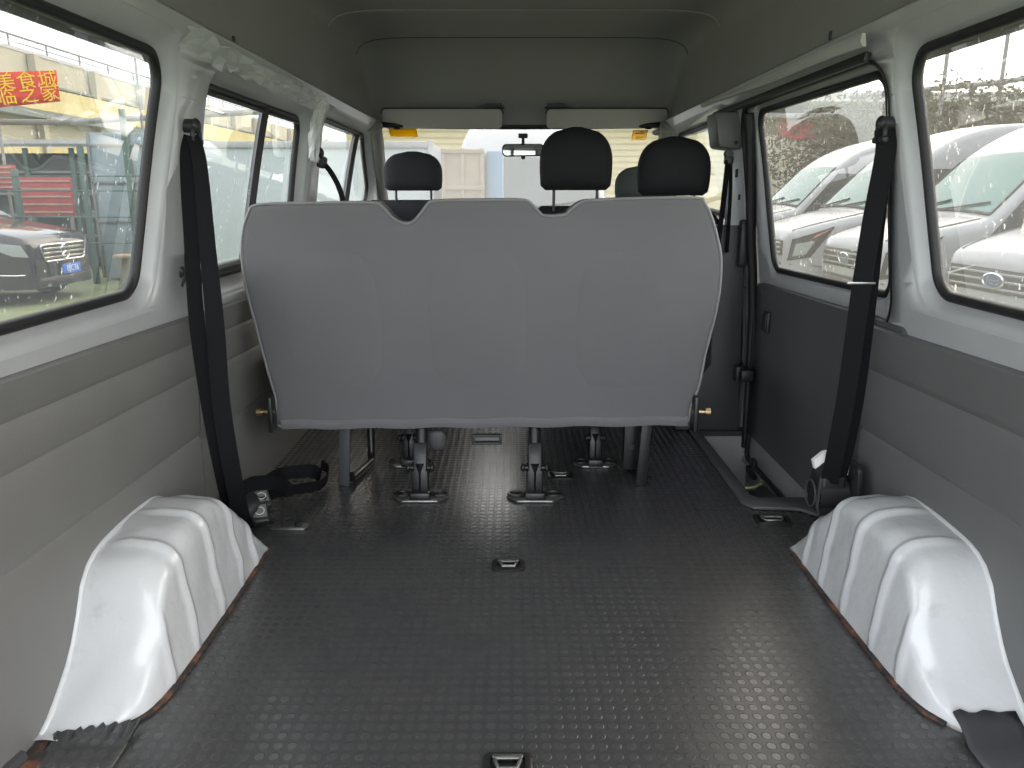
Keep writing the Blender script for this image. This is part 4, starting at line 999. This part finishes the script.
# white box truck parked crosswise left of the windscreen
M['boxwhite'] = plain('truck_panel', (.43, .48, .48), .4, var=.05, vscale=1.2)
tk = thing('box_truck', (-2.6, 11, GZ), 'pale white box truck body parked crosswise beyond the left middle window', 'truck')
mb = MB(); mb.box((-2.70, 11.1, .62), (3.30, 2.0, 1.82), bev=.02); mb.build('cargo_box', 'boxwhite', tk)
mb = MB(); mb.box((-2.70, 10.08, 1.50), (3.34, .03, .08), bev=.008).box((-2.70, 10.08, -.27), (3.34, .03, .08), bev=.008)
for x in (-4.34, -1.06): mb.box((x, 10.08, .62), (.07, .04, 1.86), bev=.01)
mb.build('corner_frame', 'vanwhite', tk)
mb = MB(); mb.box((-2.7, 11.1, -.36), (3.1, .9, .10), bev=.01); mb.build('chassis', 'grillblack', tk)
for x in (-3.8, -1.6):
    mb = MB(); mb.cyl((x, 10.25, GZ + .36), (x, 10.5, GZ + .36), .36, 24); mb.build('wheel', 'tyre', tk)
for x in (-3.8, -1.6):
    mb = MB(); mb.cyl((x, 11.75, GZ + .36), (x, 12.0, GZ + .36), .36, 24); mb.build('wheel', 'tyre', tk)

# --- left: building, banner, container, yard fence
M['wallt'] = plain('tan_render', (.50, .47, .38), .85, var=.08, vscale=.8)
M['wally'] = plain('yellow_sheet', (.62, .53, .27), .7, var=.08, vscale=1.)
M['gutter'] = plain('grey_gutter', (.20, .22, .21), .6)
M['red'] = plain('red_banner', (.68, .06, .03), .7, var=.1)
M['redd'] = plain('faded_red', (.45, .07, .08), .7, var=.2, vscale=3)
M['orange'] = plain('yellow_lettering', (.90, .58, .03), .7)
M['green'] = plain('green_fence_paint', (.07, .125, .105), .5, var=.2)
M['dgreen'] = plain('dark_storage', (.07, .10, .10), .8, var=.4, vscale=2)
M['greybox'] = plain('grey_blue_container', (.30, .36, .38), .6, var=.1)
M['pole'] = plain('weathered_pole', (.28, .28, .27), .6)
M['wood'] = plain('plank_wood', (.45, .33, .22), .7, var=.2)
M['teal'] = plain('teal_plastic', (.03, .30, .36), .4)
bd = thing('warehouse', (-16, 45, GZ), 'long tan warehouse behind the black car, yellow band and rooftop railing', 'building')
mb = MB(); mb.box((-17, 45, 2.35), (2, 64, 6.1)); mb.build('wall', 'wallt', bd, smooth=None)
mb = MB(); mb.box((-15.8, 45, 3.95), (.4, 64, .75)).box((-15.93, 45, 2.0), (.14, 64, .9)); mb.build('yellow_band', 'wally', bd)
mb = MB(); mb.box((-15.7, 45, 3.42), (.55, 64, .22)).box((-15.9, 45, 4.45), (.2, 64, .07)); mb.build('gutter', 'gutter', bd)
mb = MB(); mb.box((-16.1, 45, 5.42), (.25, 64, .12)); mb.build('parapet', 'vanwhite', bd)
mb = MB(); mb.tube([(-16.1, 13, 5.85), (-16.1, 77, 5.85)], .035, 6); mb.tube([(-16.1, 13, 5.65), (-16.1, 77, 5.65)], .02, 6)
for k in range(30): mb.tube([(-16.1, 14 + k * 2.1, 5.4), (-16.1, 14 + k * 2.1, 5.87)], .035, 6)
mb.build('railing', 'pole', bd)
for k in range(16):
    mb = MB(); mb.box((-15.85, 16 + k * 3.8, 2.35), (.25, .28, 6.0)); mb.build('pilaster', 'wallt', bd)
ra2 = thing('far_warehouse', (9, 60, GZ), 'yellow shuttered building far beyond the box truck', 'building')
mb = MB(); mb.box((9, 60, 2.6), (42, 3, 6.6)); mb.build('wall', 'wally', ra2)
mb = MB()
for k in range(14): mb.box((9, 58.45, .2 + k * .42), (42, .06, .06))
mb.build('shutter_rib', 'wallt', ra2)
mb = MB(); mb.box((9, 58.3, 6.0), (42.4, .5, .35)); mb.build('eaves', 'gutter', ra2)
# red banner with yellow characters
bn = thing('banner', (-12.2, 19.6, 2.6), 'red banner with yellow characters hung high on the left', 'sign')
def bnp(u, v): return Vector((-12.25 + 1.30 * u, 19.3 + .5 * u, 2.86 + .20 * u + v * lerp(.78, .70, u)))
mb = grid_patch(lambda u, v: tuple(bnp(lerp(-1.9, 1, u), v)), 8, 3); mb.build('cloth', 'red', bn, solid=.02)
ang = math.atan2(.5, 1.3); tilt = math.atan2(.2, 1.39)
for (row, txt, sz, v) in ((0, '大酒店美食城', .42, .70), (1, '欢迎光临之家', .40, .26)):
    for k, ch in enumerate(txt):
        u = lerp(-.75, .86, k / (len(txt) - 1)); p = bnp(u, v) + Vector((math.sin(ang) * .035, -math.cos(ang) * .035, 0))
        text_mesh(ch, sz, Matrix.Translation(p) @ Matrix.Rotation(ang, 4, 'Z') @ Matrix.Rotation(-tilt, 4, 'Y') @ Matrix.Rotation(PI/2, 4, 'X'), 'character', 'orange', bn, .006)
ct = thing('container', (-6.9, 14.9, GZ), 'grey blue container standing behind the green fence at left', 'container')
mb = MB(); mb.box((-6.95, 15.2, .67), (1.5, 1.2, 2.6), bev=.02); mb.build('shell', 'greybox', ct)
mb = MB()
for z in (1.75, 1.1, .4): mb.box((-6.95, 14.58, z), (1.5, .04, .05), bev=.01)
for x in (-7.68, -6.95, -6.22): mb.box((x, 14.58, .67), (.05, .04, 2.6), bev=.01)
mb.build('door_frame', 'gutter', ct)
sh = thing('storage_shed', (-9.6, 17.5, GZ), 'dark green open storage shed behind the black car', 'shed')
mb = MB(); mb.box((-10.3, 18.0, .55), (3.9, 1.0, 2.4)); mb.build('back_wall', 'dgreen', sh)
mb = MB(); mb.prism([(-12.3, 16.8, 1.85), (-8.3, 16.8, 1.85), (-8.3, 18.6, 2.05), (-12.3, 18.6, 2.05)], (0, 0, .06)); mb.build('roof', 'gutter', sh)
for k in range(5):
    mb = MB(); mb.box((-12.2 + k * .97, 16.95, .58), (.08, .08, 2.5)); mb.build('post', 'green', sh)
mb = MB()
for z in (.0, .45, .9, 1.35): mb.box((-10.3, 17.3, z), (3.7, .45, .05))
mb.build('shelf', 'gutter', sh)
for i, (x, y, z, w_, h_, lbl) in enumerate(((-8.72, 14.9, .1, .95, .70, 'faded red stall panel with slats behind the black car bonnet'), (-9.75, 15.1, .45, .75, .45, 'red stall sign board at the left edge of the left rear window'))):
    rt = thing('stall_board', (x, y, GZ), lbl, 'stall')
    mb = MB(); mb.box((x, y, z + .75), (w_, .06, h_), bev=.01); mb.build('board', 'redd', rt)
    mb = MB()
    for k in range(5): mb.box((x, y - .04, z + .75 - h_ * .4 + k * h_ * .2), (w_ * .96, .02, .03))
    mb.build('slat', 'wood', rt)
    for sx in (-1, 1):
        mb = MB(); mb.box((x + sx * w_ * .42, y, (GZ + z + .75) / 2), (.05, .05, z + .75 - GZ)); mb.build('leg', 'pole', rt)
mb = MB(); rings = [[(-9.85 + r * math.cos(a), 14.6 + r * math.sin(a), z) for a in [2*PI*k/20 for k in range(20)]] for r, z in ((.26, .45), (.30, .5), (.30, .95), (.27, 1.02), (.2, 1.03))]
mb.rings(rings); dr = mb.build('plastic_drum', 'teal', None, smooth=50); tag(dr, 'teal plastic drum on a white stand at the left window edge', 'drum')
mb = MB(); mb.box((-9.85, 14.6, (GZ + .45) / 2), (.6, .6, .45 - GZ), bev=.02); tag(mb.build('drum_stand', 'vanwhite', None), 'white box stand under the teal drum', 'stand')
# fence
fe = thing('yard_fence', (-7.5, 14, GZ), 'green rail fence with posts between the black car and the shed', 'fence')
for k, (x, h) in enumerate(((-9.45, 4.6), (-8.75, 2.0), (-7.55, 2.4), (-6.75, 3.0), (-5.6, 2.0), (-4.4, 2.0))):
    mb = MB(); mb.box((x, 14.05, GZ + h / 2), (.09, .09, h), bev=.01); mb.build('post', 'green', fe)
mb = MB()
for z in (.05, .5, .95, 1.2): mb.tube([(-11.5, 14.0, z), (-4.3, 14.0, z)], .012, 6)
mb.build('rail', 'green', fe)
for i, (x, y, h, r, lbl) in enumerate(((-10.9, 15.4, 7.5, .035, 'thin grey pole crossing the red banner in the left rear window'), (-10.1, 15.4, 8., .03, 'thin grey pole just right of the red banner'), (-9.75, 15.4, 8., .03, 'second thin grey pole right of the red banner'), (-8.9, 19.5, 8., .035, 'thin grey pole near the front edge of the left rear window'))):
    mb = MB(); mb.tube([(x, y, GZ), (x, y, GZ + h)], [r, r * .7], 10); p = thing('pole', (x, y, GZ), lbl, 'pole', 'yard poles on the left'); mb.build('shaft', 'pole', p)
    mb = MB(); mb.box((x, y, GZ + .04), (r * 4, r * 4, .08), bev=.01); mb.build('base_plate', 'pole', p)
mb = MB(); mb.tube([(-15.3, 20.2, 2.62), (-11, 20.2, 2.62), (-4, 19.9, 2.95)], .07, 8); pr = tag(mb.build('overhead_pipe', 'pole', None), 'grey pipe running level below the red banner', 'pipe')
for (x, y, lbl) in ((-6.25, 13.4, 'plank bench in front of the green fence, right of the black car'), (-4.95, 13.55, 'second plank bench near the front edge of the left rear window')):
    rt = thing('bench', (x, y, GZ), lbl, 'bench'); mb = MB(); mb.box((x, y, GZ + .55), (1.1, .35, .05), bev=.01); mb.build('seat', 'wood', rt)
    for sx in (-1, 1):
        mb = MB(); mb.box((x + sx * .45, y, GZ + .265), (.05, .3, .53)); mb.build('leg', 'pole', rt)

# --- right: trees, frames, truck, red cabin
M['leaf'] = plain('leaf', (.06, .06, .03), .7, var=.4, vscale=3); M['leaf2'] = plain('leaf_pale', (.095, .08, .04), .7, var=.4, vscale=3)
M['bark'] = plain('bark', (.12, .09, .06), .9)
def tree(x, y, h, r, lbl, mat, seed):
    rnd = random.Random(seed); rt = thing('tree', (x, y, GZ), lbl, 'tree', 'trees behind the parked vans')
    mb = MB(); mb.tube([(x, y, GZ), (x + .1, y, GZ + h * .3), (x - .05, y + .1, GZ + h * .75)], [.16, .12, .05], 8)
    for k in range(6):
        a = rnd.uniform(0, 2*PI); mb.tube([(x, y, GZ + h * rnd.uniform(.3, .5)), (x + math.cos(a) * r * .6, y + math.sin(a) * r * .6, GZ + h * rnd.uniform(.55, .8))], [.06, .02], 6)
    mb.build('trunk', 'bark', rt)
    vs, fs = [], []
    blobs = [(Vector((x + rnd.gauss(0, r * .42), y + rnd.gauss(0, r * .42), GZ + h * rnd.uniform(.30, .90))), rnd.uniform(.28, .5) * r) for _ in range(26)]
    for _ in range(7000):
        c, br_ = rnd.choice(blobs); d = Vector((rnd.gauss(0, 1), rnd.gauss(0, 1), rnd.gauss(0, .8))).normalized() * br_ * rnd.uniform(.6, 1.05); p = c + d
        s = rnd.uniform(.04, .10); u = Vector((rnd.gauss(0, 1), rnd.gauss(0, 1), rnd.gauss(0, 1))).normalized(); v = u.orthogonal().normalized()
        i = len(vs); vs += [p - u * s, p + v * s * .5, p + u * s, p - v * s * .5]; fs.append((i, i + 1, i + 2, i + 3))
    mb = MB(); mb.add(vs, fs); mb.build('foliage', mat, rt, smooth=None, merge=0)
tree(7.6, 19.0, 3.6, 1.5, 'olive tree behind the farthest white van, left in the sliding door window', 'leaf', 1)
tree(10.6, 19.5, 4.2, 2.0, 'broad dark tree filling the middle of the sliding door window skyline', 'leaf', 2)
tree(13.2, 20.0, 3.5, 1.8, 'tree at the left of the right rear window skyline', 'leaf2', 3)
tree(15.8, 20.0, 4.3, 2.0, 'tallest tree toward the right edge of the right rear window', 'leaf', 4)
tree(18.8, 20.0, 4.2, 2.2, 'tree at the right edge of the right rear window', 'leaf2', 6)
fr = thing('steel_frame', (13, 22, GZ), 'tall grey steel gantry frame against the sky at right', 'frame')
for k, (x, y) in enumerate(((10.4, 23.), (12.0, 23.), (13.6, 23.), (15.9, 23))):
    mb = MB(); mb.tube([(x, y, GZ), (x, y, 9.5)], .055, 8); mb.build('upright', 'pole', fr)
mb = MB(); mb.tube([(9.5, 23.1, 3.55), (13.4, 23.1, 3.9), (20.5, 23.1, 4.9)], .07, 8); mb.build('cross_beam', 'pole', fr)
M['wallo'] = plain('olive_render', (.15, .14, .10), .85, var=.3, vscale=1.5); M['roofw'] = plain('pale_roof', (.55, .53, .48), .7)
fb = thing('low_building', (15, 30, GZ), 'low pale building with long flat roof behind the trees at right', 'building')
mb = MB(); mb.box((22, 31, 1.5), (25, 3, 4.4)); mb.build('wall', 'wallo', fb)
mb = MB(); mb.box((22, 30.5, 4.1), (26, 5, .3)); mb.build('roof', 'roofw', fb)
wt = thing('panel_truck', (11.5, 14.2, GZ), 'white panel truck body just above the van roofs, left side of right rear window', 'truck')
mb = MB(); mb.box((12.0, 15.0, .55), (4.6, 2., 1.9), bev=.02); mb.build('cargo_box', 'vanwhite', wt)
mb = MB(); mb.box((12.0, 13.98, 1.42), (4.64, .04, .10), bev=.01).box((12.0, 13.98, .9), (4.64, .04, .06), bev=.01); mb.build('side_rail', 'gplastic', wt)
for x in (10.6, 13.4):
    mb = MB(); mb.cyl((x, 14.1, GZ + .36), (x, 14.4, GZ + .36), .36, 24); mb.build('wheel', 'tyre', wt)
rc = thing('red_cabin', (8.0, 22.3, GZ), 'grey cabin with a red sign band between the trees at the right', 'cabin')
mb = MB(); mb.box((8.1, 23.3, .9), (1.8, 1.2, 3.16), bev=.02); mb.build('wall', 'wallt', rc)
mb = MB(); mb.box((8.1, 22.66, 2.62), (1.5, .08, .50), bev=.01); mb.build('sign_band', 'redd', rc)
mb = MB(); mb.box((8.1, 23.2, 2.98), (2.3, 1.6, .12), bev=.01); mb.build('roof', 'pole', rc)

M['card'] = plain('tan_board', (.36, .30, .22), .8, var=.1); M['bluep'] = plain('blue_panel', (.20, .30, .42), .6)
for k in range(3):
    rt = thing('wooden_crate', (-.48, 7.3, GZ + k * .66), ('lowest', 'middle', 'topmost')[k] + ' tan crate of the stack standing in front of the facing white van', 'crate', 'stack of tan crates'); z = GZ + k * .66
    mb = MB(); mb.box((-.48, 7.3, z + .325), (.38, .45, .62)); mb.build('box', 'card', rt)
    mb = MB()
    for sx in (-1, 0, 1): mb.box((-.48 + sx * .17, 7.07, z + .33), (.035, .02, .65), bev=.004)
    for zz in (.02, .32, .63): mb.box((-.48, 7.062, z + zz), (.38, .02, .035), bev=.004)
    mb.build('batten', 'card', rt)
mb = MB(); mb.box((-.20, 7.32, GZ + .98), (.15, .30, 1.96), bev=.02); tag(mb.build('locker', 'bluep', None), 'narrow blue locker beside the tan crate stack beyond the windscreen', 'locker')

# ============================================================ light and camera
wd = bpy.data.worlds.new('world'); S.world = wd; wd.use_nodes = True; nt = wd.node_tree; L = nt.links
bg = nt.nodes['Background']
tc = N(nt, 'ShaderNodeTexCoord'); nz = N(nt, 'ShaderNodeTexNoise', Scale=1.6, Detail=4., Roughness=.5); L.new(tc.outputs['Generated'], nz.inputs['Vector'])
cr = N(nt, 'ShaderNodeValToRGB'); e = cr.color_ramp.elements
e[0].position = .35; e[0].color = (.84, .89, .95, 1); e[1].position = .65; e[1].color = (.95, .97, .99, 1)
L.new(nz.outputs['Fac'], cr.inputs[0])
# veiled low sun ahead to the right: a broad warm glow in the overcast
dt = N(nt, 'ShaderNodeVectorMath', operation='DOT_PRODUCT'); dt.inputs[1].default_value = Vector((.66, .60, .45)).normalized(); L.new(tc.outputs['Generated'], dt.inputs[0])
mx = N(nt, 'ShaderNodeMath', operation='MAXIMUM'); mx.inputs[1].default_value = 0; L.new(dt.outputs['Value'], mx.inputs[0])
pw = N(nt, 'ShaderNodeMath', operation='POWER'); pw.inputs[1].default_value = 6.; L.new(mx.outputs[0], pw.inputs[0])
gw = N(nt, 'ShaderNodeMix', data_type='RGBA', blend_type='ADD'); gw.inputs['B'].default_value = (1.7, 1.35, .95, 1)
L.new(pw.outputs[0], gw.inputs['Factor']); L.new(cr.outputs[0], gw.inputs['A']); L.new(gw.outputs['Result'], bg.inputs['Color']); bg.inputs['Strength'].default_value = 2.0

cam = bpy.data.cameras.new('camera'); co = bpy.data.objects.new('camera', cam); COL.objects.link(co)
cam.sensor_width = 36; cam.lens = 775 / 1024 * 36; cam.clip_start = .02; cam.clip_end = 400
co.location = (-.046, 0, .915); co.rotation_euler = (PI / 2 - math.atan2(384 - 193, 775), 0, 0)
S.camera = co
S.view_settings.view_transform = 'Standard'; S.view_settings.look = 'None'; S.view_settings.gamma = 1; S.view_settings.use_curve_mapping = False
S.view_settings.exposure = 1.15
S.cycles.max_bounces = 10; S.cycles.diffuse_bounces = 6; S.cycles.transparent_max_bounces = 16
S.cycles.use_denoising = True
